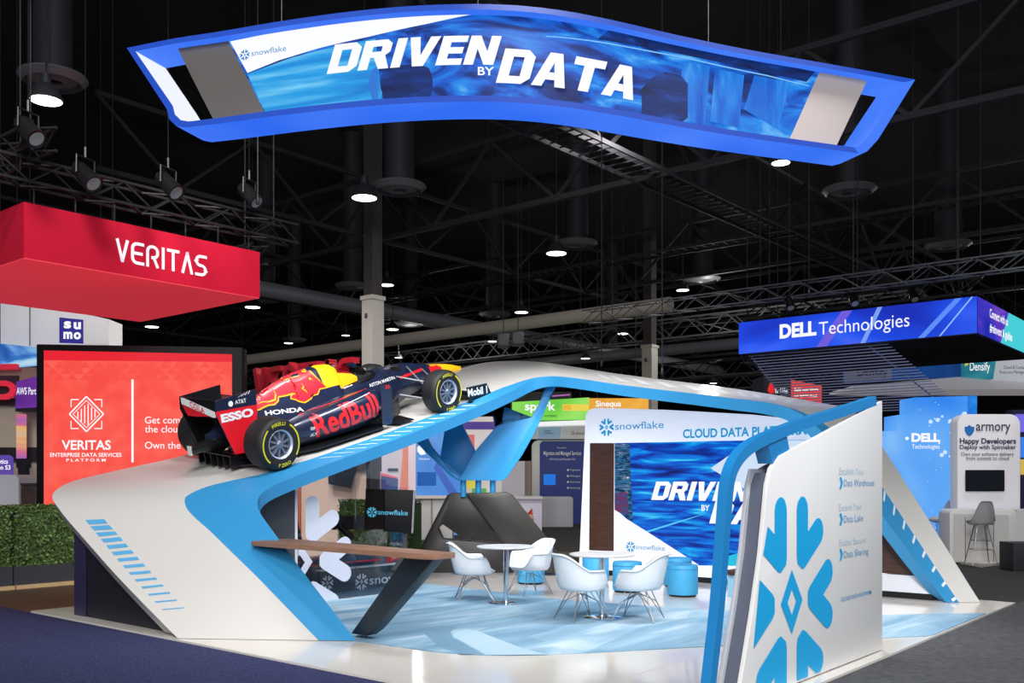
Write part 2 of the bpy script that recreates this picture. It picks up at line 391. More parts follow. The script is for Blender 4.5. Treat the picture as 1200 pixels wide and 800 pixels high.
# ================================================================== the looping ribbon stage
KEY = [((.03, 5.85, 0), (1.09, 4.34, 0), .79), ((.03, 7.01, .53), (1.25, 5.32, .56), .74), ((.03, 7.9, .98), (1.40, 6.15, 1.04), .68),
       ((.03, 8.4, 1.25), (1.47, 6.5, 1.26), .645), ((.10, 8.74, 1.43), (1.56, 6.63, 1.39), .65), ((.40, 8.93, 1.575), (1.75, 6.68, 1.51), .70),
       ((.97, 9.0, 1.71), (2.18, 6.7, 1.66), .80), ((1.96, 9.0, 1.93), (2.9, 6.7, 1.88), .83), ((3.9, 9.0, 2.47), (4.2, 6.7, 2.27), .83),
       ((5.8, 9.0, 3.03), (5.6, 6.7, 2.73), .83), ((7.2, 9.0, 3.50), (6.4, 6.7, 3.02), .86), ((8.25, 8.98, 3.79), (6.83, 6.66, 3.2), .93),
       ((8.85, 8.7, 3.86), (6.98, 6.45, 3.26), .985), ((9.0, 8.0, 3.78), (7.0, 6.05, 3.22), .993), ((9.0, 6.5, 3.48), (7.0, 5.0, 3.03), .993),
       ((9.0, 4.23, 3.08), (7.0, 3.22, 2.74), .993), ((9.0, 2.85, 2.79), (7.0, 2.5, 2.60), .98), ((8.95, 2.25, 2.62), (7.08, 2.1, 2.36), .85),
       ((8.84, 1.98, 2.33), (7.3, 1.8, 1.88), .68), ((8.72, 1.65, 1.91), (7.55, 1.44, 1.25), .60), ((8.3, .35, 0), (8.03, .70, 0), .62)]
SUB = 7
RO = catmull([k[0] for k in KEY], SUB); RI = catmull([k[1] for k in KEY], SUB)
RS = [v.x for v in catmull([(k[2], 0, 0) for k in KEY], SUB)]
NS = len(RO)
RT_ = [(lambda a, b: (b-a).normalized())((RO[max(i-1, 0)]+RI[max(i-1, 0)])/2, (RO[min(i+1, NS-1)]+RI[min(i+1, NS-1)])/2) for i in range(NS)]
RN = []
for i in range(NS):
    n = RT_[i].cross(RO[i]-RI[i]).normalized()
    if n.z < 0: n = -n
    RN.append(n)
def ribP(t, s, off=0):
    """point on the ribbon top: t in key stations, s across from the outer rim"""
    x = max(0, min(NS-1.001, t*SUB)); i = int(x); f = x-i; j = min(i+1, NS-1)
    a = RO[i].lerp(RO[j], f); b = RI[i].lerp(RI[j], f); n = RN[i].lerp(RN[j], f)
    return a.lerp(b, s)+n*off
TH = .17
rib = thing('ribbon_stage', 'big white and sky blue looping ribbon structure carrying the race car', 'stage', (.5, 5.2, 0))
def zc(p, z=.004): return Vector((p.x, p.y, max(p.z, z)))
ca = [i/8 for i in range(9)]
mb = MB(); ov = [[zc(RO[i].lerp(RI[i], s*RS[i])) for s in ca]+[zc(RO[i]-RN[i]*TH)] for i in range(NS)]
mb.loft([[r[-1]]+r[:-1] for r in ov], wrap=False)
mb.build('white_deck', RIBW, rib, smooth=30)
mb = MB()
ca2 = [i/3 for i in range(4)]
rings = [[zc(RO[i].lerp(RI[i], RS[i]+(1-RS[i])*s)) for s in ca2]+[zc(RI[i]-RN[i]*TH*.95), zc(RO[i]-RN[i]*TH)] for i in range(NS)]
mb.loft(rings, wrap=False)
mb.build('blue_band', BLUE, rib, smooth=30)
def tick(t0, t1, s0, s1, m, shear=0, n=3):
    mb = MB(); vs = []
    for k in range(n+1):
        s = s0+(s1-s0)*k/n; dt = shear*k/n
        vs += [ribP(t0+dt, s, .004), ribP(t1+dt, s, .004)]
    mb.add(vs, [(2*k, 2*k+1, 2*k+3, 2*k+2) for k in range(n)]); return mb.build('tick_mark', m, rib, smooth=0)
TBL = mat('tick_blue', (86, 164, 212), .45); TWH = mat('tick_white', (225, 236, 244), .45); TGR = mat('tick_grey', (206, 210, 214), .45)
for k in range(14):
    zt_ = 1.09-(1.09-.245)*k/13; dz_ = .042*(1-k/13)**.9+.007; tt = []
    for zz in (zt_, zt_+dz_):
        lo_, hi_ = .1, 3.0
        for _ in range(30):
            m_ = (lo_+hi_)/2
            if ribP(m_, .14).z < zz: lo_ = m_
            else: hi_ = m_
        tt.append(lo_)
    tick(tt[0], tt[1], .09-.0015*k, .19+.001*k, TBL, .035)
for k in range(13):
    t = 7.0+1.9*k/12; tick(t, t+.016+.0012*k, .87, .965, TWH, .07)
for k in range(12):
    t = 13.6+2.6*k/11; tick(t, t+.10, .30, .72, TGR, .12)
for k in range(12):
    t = 18.5+1.45*k/11; tick(t, t+.022, RS[min(NS-1, int(t*SUB))]+.01, RS[min(NS-1, int(t*SUB))]+.17, TWH, .02)
# blue V brace under the deck, posts and dark foot (parts of the same structure)
BD = 16.0
def plate(name, px, m, parent, d=BD, th=.5, dd=0): 
    mb = MB(); mb.prism([PD(x, y, d+dd) for x, y in px], FW*th); return mb.build(name, m, parent, smooth=25, bevel=.012)
BLUEB = mat('blue_brace_skin', (44, 158, 224), .45, vary=.02)
plate('brace_arm', [(484, 514), (497, 508), (505, 523), (514.5, 535), (530, 553), (538, 557), (541, 563), (535, 562), (528, 558), (512, 542), (497, 528)], BLUEB, rib, th=.45)
plate('brace_arm', [(521, 503), (540, 494), (549, 511), (557, 528), (548, 547), (541, 557), (533, 553), (516, 535)], mat('blue_brace_inner_skin', (30, 146, 212), .45), rib, dd=.22, th=.2)
plate('brace_arm', [(578, 484), (590, 478), (587, 493), (557, 528), (541, 557), (535, 562.5), (588, 563), (594, 559), (612, 533), (626, 508), (636, 487), (646, 462), (652, 452), (640, 452), (632, 472), (623, 488), (581, 498), (583, 492)], BLUEB, rib, th=.45)
for cx in (543, 560.5, 577.5):
    mb = MB(); a = PD(cx, 561, BD+.25); c = PD(cx, 582, BD+.25); mb.tube([a, c], .05, 14); mb.build('post', mat('bright_blue_post', (60, 180, 240), .4), rib)
ft = thing('angled_foot', 'dark gunmetal A-shaped foot under the blue brace', 'support', PZ(570, 672, 0))
plate('leg', [(524, 580), (529, 577.6), (553, 578), (580, 621), (558, 623), (549.6, 633), (541.5, 630), (518.6, 614), (513, 619), (518.6, 631.6), (541, 633.5), (587, 637), (602, 671), (480, 671), (496, 635)], GUNM, ft, d=16.3, th=.4)
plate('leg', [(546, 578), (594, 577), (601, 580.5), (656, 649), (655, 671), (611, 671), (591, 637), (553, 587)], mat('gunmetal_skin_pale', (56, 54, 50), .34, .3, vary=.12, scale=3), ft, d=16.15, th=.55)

# bar counter growing out of the left leg
bc = thing('bar_counter', 'long walnut-topped bar counter on one slanted dark leg', 'counter', (1.3, 4.6, 0))
q = [PZ(319, 625.5, .95), PZ(318, 631, .95)]
TZ = .93
A0 = PZ(320, 626.5, TZ); A1 = PZ(535, 643.5, TZ)
yv = Vector((1, 0, 0))
mb = MB(); mb.prism([Vector((1.08, 6.1, TZ-.055)), Vector((1.0, 3.36, TZ-.055)), Vector((1.07, 3.2, TZ-.055)), Vector((1.34, 3.22, TZ-.055)), Vector((1.62, 6.15, TZ-.055))], (0, 0, .055)); mb.build('worktop', WALNUT, bc, bevel=.01)
mb = MB()
BL = [PU(x, y, 1.18) for x, y in ((411, 742), (428, 745), (437, 738), (509, 652), (474.5, 651))]
BL = [Vector((1.18, p.y, max(0.011, min(p.z, TZ-.056)))) for p in BL]; BL[-1].z = BL[-2].z = TZ-.056
mb.prism(BL, (.16, 0, 0)); mb.build('leg', mat('black_leg_paint', (24, 34, 44), .4), bc, bevel=.012)
# dark store cupboard under the ribbon's fold
nb = thing('store_cupboard', 'dark navy store cupboard under the white overhanging ribbon nose', 'cupboard', (.6, 7.2, 0))
mb = MB(); mb.prism([(.2, 6.12, 0), (.2, 8.36, 0), (.2, 8.36, 1.03), (.2, 8.05, .86), (.2, 6.35, .06)], (1.1, 0, 0)); mb.build('body', mat('navy_black_side', (22, 20, 30), .5), nb)
mb = MB(); mb.prism([(.185, 8.1, 0), (.185, 8.37, 0), (.185, 8.37, 1.02), (.185, 8.1, .86)], (.012, 0, 0)); mb.build('corner_panel', mat('navy_panel', (44, 40, 74), .4), nb)
# dark grey store wall behind the inner corner, glass panes with a frosted snowflake
st = thing('store_wall', 'dark grey store room wall under the ramp beside the glass', 'wall panel', (1.9, 7.05, 0))
mb = MB(); mb.prism([(1.30, 7.03, 0), (2.40, 7.03, 0), (2.40, 7.03, 1.52), (1.72, 7.03, 1.32), (1.56, 7.03, 1.18), (1.50, 7.03, 1.0)], (0, .5, 0)); mb.build('panel', mat('slate_panel', (62, 64, 70), .55, vary=.03), st)
MB().box((1.7, 7.022, .3), (2.3, 7.03, 1.0)).build('hatch', mat('slate_hatch', (56, 58, 64), .5), st, bevel=.004)
MB().box((2.40, 7.02, 0), (2.435, 7.06, 1.55)).build('edge_post', mat('white_post', (215, 215, 220), .4), st)
for k, (x0, x1, zt0, zt1, lb) in enumerate(((2.45, 3.42, 1.62, 1.9, 'clear glass pane with half a frosted snowflake beside the grey store wall'), (3.43, 4.4, 1.9, 2.18, 'clear glass pane before the low black barrier, farther from the store wall'))):
    g = thing('glass_partition', lb, 'glass pane', ((x0+x1)/2, 7.03, 0), 0, 'glass panes under the ramp')
    mb = MB(); mb.prism([(x0, 7.03, .0), (x1, 7.03, .0), (x1, 7.03, zt1), (x0, 7.03, zt0)], (0, .012, 0)); mb.build('pane', GLASS, g, smooth=0)
    fr = Frame((2.47, 7.03, .54), (1, 0, 0), (0, 0, 1))
    ps = []
    for po in snowflake(.9):
        c = clip_poly(clip_poly(po, lambda p: p[0]-(x0-2.47)), lambda p: (x1-2.47)-p[0])
        c = clip_poly(c, lambda p: p[1]+.53) if c else c
        if len(c) > 2: ps.append(c)
    if ps: flat(ps, mat('frosted_vinyl', (206, 210, 224), .6), g, fr, .004, 'frosted_snowflake')

GL = {'D': (.85, [[(0,0),(.28,0),(.28,1),(0,1)],[(.28,0),(.65,0),(.57,.22),(.28,.22)],[(.65,0),(.85,.18),(.85,.82),(.65,1),(.57,.78),(.57,.22)],[(.28,.78),(.57,.78),(.65,1),(.28,1)]]),
 'R': (.88, [[(0,0),(.28,0),(.28,1),(0,1)],[(.28,.78),(.55,.78),(.65,1),(.28,1)],[(.65,1),(.82,.86),(.82,.58),(.70,.46),(.55,.60),(.55,.78)],[(.28,.40),(.62,.40),(.70,.46),(.55,.60),(.28,.60)],[(.38,.40),(.62,.40),(.70,.46),(.90,0),(.60,0)]]),
 'I': (.28, [[(0,0),(.28,0),(.28,1),(0,1)]]), 'V': (.88, [[(0,1),(.28,0),(.60,0),(.44,.36),(.29,1)],[(.44,.36),(.60,0),(.88,1),(.59,1)]]),
 'E': (.72, [[(0,0),(.28,0),(.28,1),(0,1)],[(.28,0),(.72,0),(.72,.22),(.28,.22)],[(.28,.39),(.67,.39),(.67,.61),(.28,.61)],[(.28,.78),(.72,.78),(.72,1),(.28,1)]]),
 'N': (.86, [[(0,0),(.28,0),(.28,1),(0,1)],[(.58,0),(.86,0),(.86,1),(.58,1)],[(.28,.55),(.58,0),(.58,.45),(.28,1)]]),
 'A': (.90, [[(0,0),(.28,0),(.45,.72),(.45,1),(.28,1)],[(.62,0),(.90,0),(.62,1),(.45,1),(.45,.72)],[(.33,.20),(.57,.20),(.515,.42),(.385,.42)]]),
 'T': (.84, [[(0,.76),(.84,.76),(.84,1),(0,1)],[(.28,0),(.56,0),(.56,.76),(.28,.76)]])}
def racing(word, m, parent, g, a, b, h, w, shear=.25, off=.004, gap=.07):
    """heavy slanted block letters, one mesh for each"""
    tot = sum(GL[c][0] for c in word)+gap*(len(word)-1)+shear; k = w/tot; x = 0
    for c in word:
        mb = MB()
        for po in GL[c][1]: mb.add([g(a+(x+px_+shear*py_)*k, b+py_*h, off) for px_, py_ in po], [tuple(range(len(po)))])
        mb.build('letter', m, parent, smooth=0, recalc=False); x += GL[c][0]+gap
# ================================================================== hanging header
HC = [(-5.4, 11.62), (-3.9, 11.03), (-3.31, 10.85), (-2.45, 10.57), (-1.62, 10.35), (-.856, 10.23), (-.108, 10.22), (.5, 10.34), (1.1, 10.57), (1.81, 10.9), (2.71, 11.28), (3.92, 11.72), (4.6, 11.97), (5.6, 12.35)]
HP = catmull([(x, y, 0) for x, y in HC], 10)
def hcurve(X):
    for a, b in zip(HP, HP[1:]):
        if X <= b.x or b is HP[-1]:
            f = (X-a.x)/(b.x-a.x); p = a.lerp(b, f); t = (b-a).normalized(); return p.x, p.y, t.x, t.y
def HW(X, z, w=0):
    x, y, tx, ty = hcurve(X)
    x += -ty*w; y += tx*w
    return CAM*1.0 - Vector((0, 0, CAM.z)) + RT*x + FW*y + UP*z
def hp(px, py, w=.12):
    lo, hi = -5.3, 5.5
    for _ in range(40):
        m_ = (lo+hi)/2; x, y, tx, ty = hcurve(m_); x -= ty*w; y += tx*w
        if (px-600)/FOC*y > x: lo = m_
        else: hi = m_
    return lo, CAM.z+(560-py)/FOC*y
hd = thing('hanging_header', 'curved blue ring header with the lit race screen hanging above the stand', 'hanging sign', HW(0, 5.6))
outer = []; inner = []
ZT, ZB = 6.63, 5.60
def add(o_, i_): outer.append(o_); inner.append(i_)
NT = 44
for k in range(NT+1):
    f = k/NT; add((-4.48+9.54*f, ZT), (-4.36+9.26*f, ZT-.06))
for k in range(1, 8):
    f = k/8; add((5.06-.62*f, ZT-.94*f), (4.90-.60*f, ZT-.06-.86*f))
add((4.36, 5.64), (4.26, 5.70))
for k in range(NT+1):
    f = k/NT; add((4.24-7.94*f, ZB), (4.18-7.84*f, ZB+.065))
for k in range(1, 4):
    a = radians(30*k); add((-3.70-.24*sin(a), ZB+.24*(1-cos(a))), (-3.66-.20*sin(a), ZB+.065+.20*(1-cos(a))))
for k in range(1, 7):
    f = k/7; add((-3.94-.54*f, ZB+.24+.79*f), (-3.86-.50*f, ZB+.265+.705*f))
mb = MB(); n = len(outer)
vs = []
for (ox, oz), (ix, iz) in zip(outer, inner):
    vs += [HW(ox, oz, 0), HW(ox, oz, .5), HW(ix, iz, .5), HW(ix, iz, 0)]
fs = []; ms = []
for i in range(n):
    a = 4*i; b = 4*((i+1) % n)
    under = NT+8 < i < 2*NT+10
    left = i > 2*NT+9; right = NT <= i <= NT+8
    for k in range(4):
        fs.append((a+k, a+(k+1) % 4, b+(k+1) % 4, b+k))
        ms.append({0: 1 if (under or right) else 0, 1: 0, 2: (2 if left else 1), 3: 0 if not right else 1}[k])
mb.v = vs; mb.f = fs; mb.m = ms
mb.build('ring_band', [glow('header_edge_blue_glow', (14, 78, 205), .9), screen('header_skin_blue_glow', [(0, (30, 100, 238)), (1, (70, 126, 250))], .6, s=1.0, dist=0, detail=1), glow('header_inner_white_glow', (240, 244, 255), 1.0)], hd, smooth=40)  # band is no lamp; its emission stands in for light falling on it
def hstrip(tops, bots, m, name, w=.12, n=40):
    """a strip of the curved screen between two polylines of photo points"""
    T = [Vector((*hp(*p, w), 0)) for p in tops]; B = [Vector((*hp(*p, w), 0)) for p in bots]
    def at(L, f):
        x = f*(len(L)-1); i = min(int(x), len(L)-2); return L[i].lerp(L[i+1], x-i)
    mb = MB(); R_ = 4
    rows = [[HW(*at(B, k/n).lerp(at(T, k/n), r/R_)[:2], w) for r in range(R_+1)] for k in range(n+1)]
    mb.loft(rows, wrap=False); return mb.build(name, m, hd, smooth=60)
hstrip([(267.5, 48), (330, 36), (400, 24), (470, 16), (530, 13), (590, 13), (650, 20), (710, 30), (780, 44), (870, 64), (961, 83)],
       [(313, 138), (360, 132), (420, 125), (470, 121), (520, 118.5), (570, 118), (620, 119), (680, 126), (750, 138), (840, 151), (924, 165.5)],
       screen('header_race_picture', [(0, (4, 26, 78)), (.3, (6, 48, 130)), (.5, (12, 92, 206)), (.72, (28, 138, 234)), (1, (120, 200, 252))], 1.1, (.8, .8, 2.6), s=1.0, dist=1.6), 'led_screen')
hstrip([(290, 87), (340, 68), (390, 55), (440, 45)], [(313, 136.5), (355, 131), (400, 126), (448, 121)],
       screen('header_water_picture', [(0, (14, 110, 205)), (.5, (34, 160, 232)), (1, (120, 210, 250))], 1.2, (.35, .35, 5), s=.97), 'water_picture', w=.115, n=14)
hstrip([(269.6, 48.5), (330, 36.5), (400, 24.5), (470, 16.5), (530, 13.5), (566, 13.5)], [(290, 85.4), (326, 71), (375, 56), (432, 43), (500, 28), (566, 14.5)], GWHITE, 'white_wedge', w=.111, n=30)
DKB = screen('header_dark_picture', [(0, (4, 20, 60)), (.6, (8, 44, 116)), (1, (16, 80, 180))], 2.2, (.8, .8, 3), s=.95)
hstrip([(446, 92), (449, 84), (456, 78), (475, 76), (494, 76), (503, 80), (507, 92)], [(446, 102), (449, 115), (457, 120), (476, 119), (494, 118.3), (503, 116), (507, 104)], DKB, 'tyre_silhouette', w=.112, n=18)
hstrip([(432, 94), (436, 82), (443, 77)], [(432, 100), (436, 116), (443, 122)], glow('header_rim_blue', (30, 120, 220), .9), 'tyre_wall_picture', w=.113, n=8)
hstrip([(640, 42), (700, 48), (800, 66), (900, 88), (948, 100)], [(640, 43), (700, 49.6), (800, 67.6), (900, 89.6), (948, 101.2)], glow('header_light_line', (120, 190, 250), 1), 'light_streak', w=.112, n=24)
hstrip([(715, 34), (780, 46), (860, 64), (955, 84)], [(700, 46), (780, 60), (860, 76), (945, 96)], DKB, 'dark_crowd_picture', w=.113, n=20)
hstrip([(752, 104), (762, 92), (780, 84), (798, 88), (806, 98)], [(752, 134), (765, 138), (780, 141), (798, 144), (806, 138)], DKB, 'car_silhouette', w=.112, n=14)
hstrip([(207, 54), (237, 50), (267.5, 47)], [(253, 145.5), (283, 142), (313, 137.5)], mat('header_grey_panel', (92, 88, 85), .6, emit=.12), 'grey_end_panel', n=6)
hstrip([(961, 82), (988, 88), (1016, 95)], [(924, 165.5), (951, 170.5), (978, 175.5)], mat('header_pale_panel', (150, 142, 140), .6, emit=.35), 'pale_end_panel', n=6)
for (xa, xb, ya, yb, xc, xd, yc, yd) in ((800, 832, 72, 78, 792, 826, 140, 146), (838, 872, 80, 88, 832, 866, 142, 150), (884, 926, 88, 96, 872, 912, 128, 152)):
    hstrip([(xa, ya), (xb, yb)], [(xc, yc), (xd, yd)], screen('header_pale_picture', [(0, (14, 84, 200)), (.6, (30, 130, 232)), (1, (96, 180, 250))], 2.5, (2, 2, .4), s=.95), 'blurred_block_picture', w=.1135, n=6)
HF = lambda p, q, o: HW(p, q, .11-o)
def htext(s, px0, px1, py, zcap, bold, shear, z=None):
    X0, z0 = hp(px0, py, .11); X1, _ = hp(px1, py, .11); text(s, GWHITE, hd, None, X0, z0 if z is None else z, zcap, X1-X0, bold, shear, 1, .004, fn=HF)
X0, z0 = hp(383, 87, .11); X1, _ = hp(588, 74, .11); racing('DRIVEN', GWHITE, hd, HF, X0, 6.035, .31, X1-X0)
htext('BY', 560, 579, 89, .085, .015, 0, z=5.925)
X0, z0 = hp(581, 97, .11); X1, _ = hp(752, 97, .11); racing('DATA', GWHITE, hd, HF, X0, 5.845, .37, X1-X0)
X0, z0 = hp(287, 64.5, .11); X1, _ = hp(295, 64.5, .11); X2, _ = hp(336, 60, .11)
logo(hd, glow('lit_logo_cyan', (28, 130, 205), 1), None, X0, z0, .062, .004, 'snowflake', glow('lit_logo_cyan', (28, 130, 205), 1), .062, X2-X1, .3, fn=HF)
for px in (330, 560, 830):
    X, _ = hp(px, 40, .3); mb = MB(); mb.tube([HW(X, 6.63, .3), HW(X, 13, .3)], .006, 6); mb.build('hanging_cable', STEEL, hd)
# rear ring: the header's far panels seen as dark backs are out of view

# ================================================================== feature wall with the race screen
FU = 8.1
fw_ = thing('feature_wall', 'white presentation wall with the lit race screen and a dark wood strip', 'display wall', (FU, 4, 0))
def FP(px, py, off=0): p = PU(px, py, FU); return Vector((FU-off, p.y, p.z))
body_px = [(686, 486), (690, 480), (698, 477.5), (780, 480), (880, 485.5), (962, 494), (985, 530), (1010, 560)]
bp = [FP(*p) for p in body_px]; bp += [Vector((FU, 1.45, .09)), Vector((FU, bp[0].y+.14, .09))]
MB().prism(bp, (.35, 0, 0)).build('board', BOXLIT, fw_, smooth=20, bevel=.015)
MB().prism([FP(1005, 560, .012), FP(1036, 600, .012), Vector((FU-.012, .92, .33)), Vector((FU-.012, 2.6, .33)), Vector((FU-.012, 2.6, 1.6))], (.34, 0, 0)).build('wood_panel', DWOOD, fw_)
MB().box((FU-.02, .86, .09), (FU+.3, 2.6, .32)).build('base_ledge', mat('white_gloss', (225, 228, 234), .2), fw_)
MB().box((FU+.04, .9, 0), (FU+.34, 6.5, .09)).build('recessed_plinth', BLACK, fw_)
PRT = glow('lit_print_cyan', (36, 150, 206), .95)
FR = Frame((FU, 0, 0), (0, -1, 0), (0, 0, 1))             # right = -Y
def fxy(px, py): p = PU(px, py, FU); return (-p.y, p.z)
def fpoly(pxs, m, name, off): return flat([[fxy(*p) for p in pxs]], m, fw_, FR, off, name)
fpoly([(691.5, 519), (720, 519), (719.5, 645.5), (690.5, 644.5)], DWOOD, 'wood_strip', .006)
RACE = screen('race_blur_picture', [(0, (2, 18, 84)), (.3, (0, 52, 165)), (.55, (0, 98, 214)), (.8, (0, 150, 232)), (1, (70, 205, 250))], 2.2, (1, .55, 5), (radians(-10), 0, 0), s=1.0, dist=.5, detail=9)
fpoly([(720.5, 519), (790, 517.6), (868, 516), (985, 515), (985, 664), (838, 662.5), (720.5, 661)], RACE, 'led_screen', .005)
fpoly([(720.5, 520), (738, 519.6), (742, 612), (736, 607), (727, 600), (720.5, 597)], screen('trackside_picture', [(0, (10, 24, 40)), (.4, (16, 60, 96)), (.6, (30, 120, 170)), (.8, (96, 80, 110)), (1, (220, 235, 245))], 4, (1, 1, 6), s=.95, dist=1.5), 'trackside_picture', .007)
fpoly([(720.5, 578), (735, 576), (737, 600), (732, 603.5), (720.5, 597)], screen('red_kerb_picture', [(0, (150, 40, 70)), (.5, (90, 60, 110)), (1, (60, 90, 150))], 6, (1, 1, 4), s=.8), 'kerb_picture', .009)
fpoly([(720.5, 597), (727, 601), (735, 608), (748, 616), (775, 633), (800, 649), (819, 661.5), (818, 662.3), (720.5, 661)], GWHITE, 'white_wedge', .010)
fpoly([(833, 548.5), (868, 524), (880, 516.3), (985, 515.5), (985, 560), (930, 574), (880, 576), (866, 569)], glow('lit_pale_blue', (206, 224, 246), 1), 'pale_wedge', .008)
fpoly([(742, 627), (790, 612), (832, 600), (790, 614), (742, 629.2)], glow('light_streak', (80, 200, 250), 1), 'light_streak', .008)
fpoly([(838, 662), (850, 652), (872, 646), (872, 663)], glow('lit_turquoise', (20, 190, 226), 1), 'turquoise_wedge', .008)
def ftext(s, m, px0, py0, px1, hpx, bold=0, shear=0, off=.011, dy=0):
    a, b = fxy(px0, py0); c, _ = fxy(px1, py0); h_ = fxy(px0, py0-hpx)[1]-b
    return text(s, m, fw_, FR, a, b, h_, c-a, bold, shear, 1, off)
a, b = fxy(763.5, 585.5); racing('DRIVEN', GWHITE, fw_, FR, a, b, fxy(763.5, 564)[1]-b, fxy(882, 585)[0]-a, .28, .013)
ftext('BY', GWHITE, 822.5, 598, 832, 6.5, .02, 0, .013)
a, b = fxy(831.5, 613); racing('DATA', GWHITE, fw_, FR, a, b, fxy(831.5, 587)[1]-b, fxy(945, 613)[0]-a, .28, .013)
a, b = fxy(711, 500.5); logo(fw_, PRT, FR, a, b, (fxy(711, 490)[1]-b)*1.02, .006, 'snowflake', glow('lit_print_blue', (74, 150, 200), .95), (fxy(720, 495)[1]-fxy(720, 503)[1]), fxy(778, 500)[0]-fxy(721, 500)[0], .12, bold=.01)
a, b = fxy(739.5, 640.5); logo(fw_, GCYAN, FR, a, b, (fxy(739, 634)[1]-fxy(739, 640.5)[1]), .013, 'snowflake', GCYAN, fxy(745, 638)[1]-fxy(745, 643.5)[1], fxy(781, 640)[0]-fxy(747, 640)[0], .12)
ftext('CLOUD DATA PLATFORM', PRT, 800.5, 513, 945.5, 9.6, .035, 0, .006)
# a low bench at its foot
bn = thing('bench', 'low wood-topped bench behind the blue rail', 'bench', PZ(862, 708))
c = PZ(862, 706)
mb = MB(); mb.box((c.x, c.y-.5, .06), (c.x+.5, c.y+.12, .36)); mb.build('body', mat('bench_blue_white', (150, 205, 232), .4), bn, bevel=.01)
mb = MB(); mb.box((c.x-.03, c.y-.53, .36), (c.x+.53, c.y+.15, .42)); mb.build('top', DWOOD, bn, bevel=.008)

# ================================================================== front sign panel with the blue rail
sp = thing('sign_panel', 'tall white sign panel with a big cyan snowflake beside the blue rail', 'sign', (2.4, .2, 0))
SV = .12
def SP(px, py): p = PV(px, py, SV); return Vector((p.x, SV, p.z))
op = [SP(*p) for p in [(882, 720), (892, 649), (897.5, 590), (899.5, 568), (904, 549), (913.5, 534), (927, 526.5), (960, 510), (1000, 488), (1034, 469.5)]]
op = [Vector((SP(864.5, 832).x, SV, .01))]+op+[Vector((op[-1].x, SV, .01))]
mb = MB(); mb.prism(op, (0, .035, 0)); mb.build('front_skin', WHITE, sp, smooth=25, bevel=.006)
cpt = [p+Vector((.05 if i < 7 else 0, .035, -.13 if 5 < i < 12 else (-.03 if i == 5 else 0))) for i, p in enumerate(op)]
mb = MB(); mb.prism(cpt, (0, .125, 0)); mb.build('core', mat('slate_core', (92, 98, 114), .4), sp, smooth=25)
mb = MB(); mb.prism([p+Vector((0, .16, -.10 if 5 < i < 12 else 0)) for i, p in enumerate(op)], (0, .03, 0)); mb.build('rear_skin', mat('rear_skin_grey', (200, 203, 210), .4), sp, smooth=25, bevel=.006)
SFR = Frame((0, SV, 0), (1, 0, 0), (0, 0, 1))
def sxy(px, py): p = PV(px, py, SV); return (p.x, p.z)
a, b = sxy(927.5, 705)
lim = [(p.x, p.z) for p in op]
def inside_cut(poly):
    for k in range(1, 6):
        p, q = lim[k-1], lim[k]
        ex, ey = q[0]-p[0], q[1]-p[1]; L = math.hypot(ex, ey)
        poly = clip_poly(poly, lambda r: -(ex*(r[1]-p[1])-ey*(r[0]-p[0]))/L-.006)
        if len(poly) < 3: return poly
    return clip_poly(poly, lambda r: r[1]-.03)
fl = [inside_cut([(x+a, y+b) for x, y in po]) for po in snowflake(.86)]
flat([p for p in fl if len(p) > 2], CYAN, sp, SFR, .004, 'snowflake_emblem')
def stext(s, m, px0, py0, px1, hpx, bold=0):
    a, b = sxy(px0, py0); c, _ = sxy(px1, py0); return text(s, m, sp, SFR, a, b, sxy(px0, py0-hpx)[1]-b, c-a, bold, 0, 1, .005)
for y, t1, x1, t2, x2 in ((559, 'Establish Your', 1012, 'Data Warehouse', 1024), (601.5, 'Extend Your', 1009.5, 'Data Lake', 1011), (643, 'Enable Secure', 1014, 'Data Sharing', 1017)):
    stext(t1, GREYT, 983, y-3.5, x1, 8, -.012); stext(t2, TXTB, 988.5, y+10.5, x2, 8, -.009)
    a, b = sxy(984.3, y+6.5); flat([[(a-.02, b+.05), (a+.02, b+.05), (a+.06, b), (a+.02, b-.05), (a-.02, b-.05), (a+.015, b)]], CYAN, sp, SFR, .005, 'chevron_mark')
stext('CLOUD DATA PLATFORM', TXTB, 985, 704.5, 1020.5, 4.6, .01)
# rail
rl = thing('blue_rail', 'sky blue square rail arching around the snowflake sign panel', 'rail', (.65, .2, 0))
rc = [SP(*p) for p in [(836, 800), (846, 710), (853.5, 611), (857.5, 566), (863.5, 546), (875, 530), (893, 517.5), (942, 497), (985, 483.5), (1027, 469.5)]]
rc = [Vector((2*rc[0].x*.5-.10+.0, SV, .0))]+rc
rc[0] = rc[1]+(rc[1]-rc[2])*(rc[1].z/(rc[2].z-rc[1].z)); rc[0].z = 0
smp = catmull(rc, 5); rings = []
for i, p in enumerate(smp):
    t = (smp[min(i+1, len(smp)-1)]-smp[max(i-1, 0)]).normalized(); nn = Vector((-t.z, 0, t.x)) 
    w = .043
    rings.append([p-nn*w, p+nn*w, p+nn*w+Vector((0, .075, 0)), p-nn*w+Vector((0, .075, 0))])
RAILB = mat('rail_blue_skin', (26, 126, 190), .4, vary=.02)
MB().loft(rings).build('bar', RAILB, rl, smooth=30)
MB().prism([SP(901, 518)+Vector((0, .01, 0)), SP(923, 507)+Vector((0, .01, 0)), SP(927, 529)+Vector((0, .01, 0)), SP(907, 543)+Vector((0, .01, 0))], (0, .12, 0)).build('bracket', RAILB, rl)
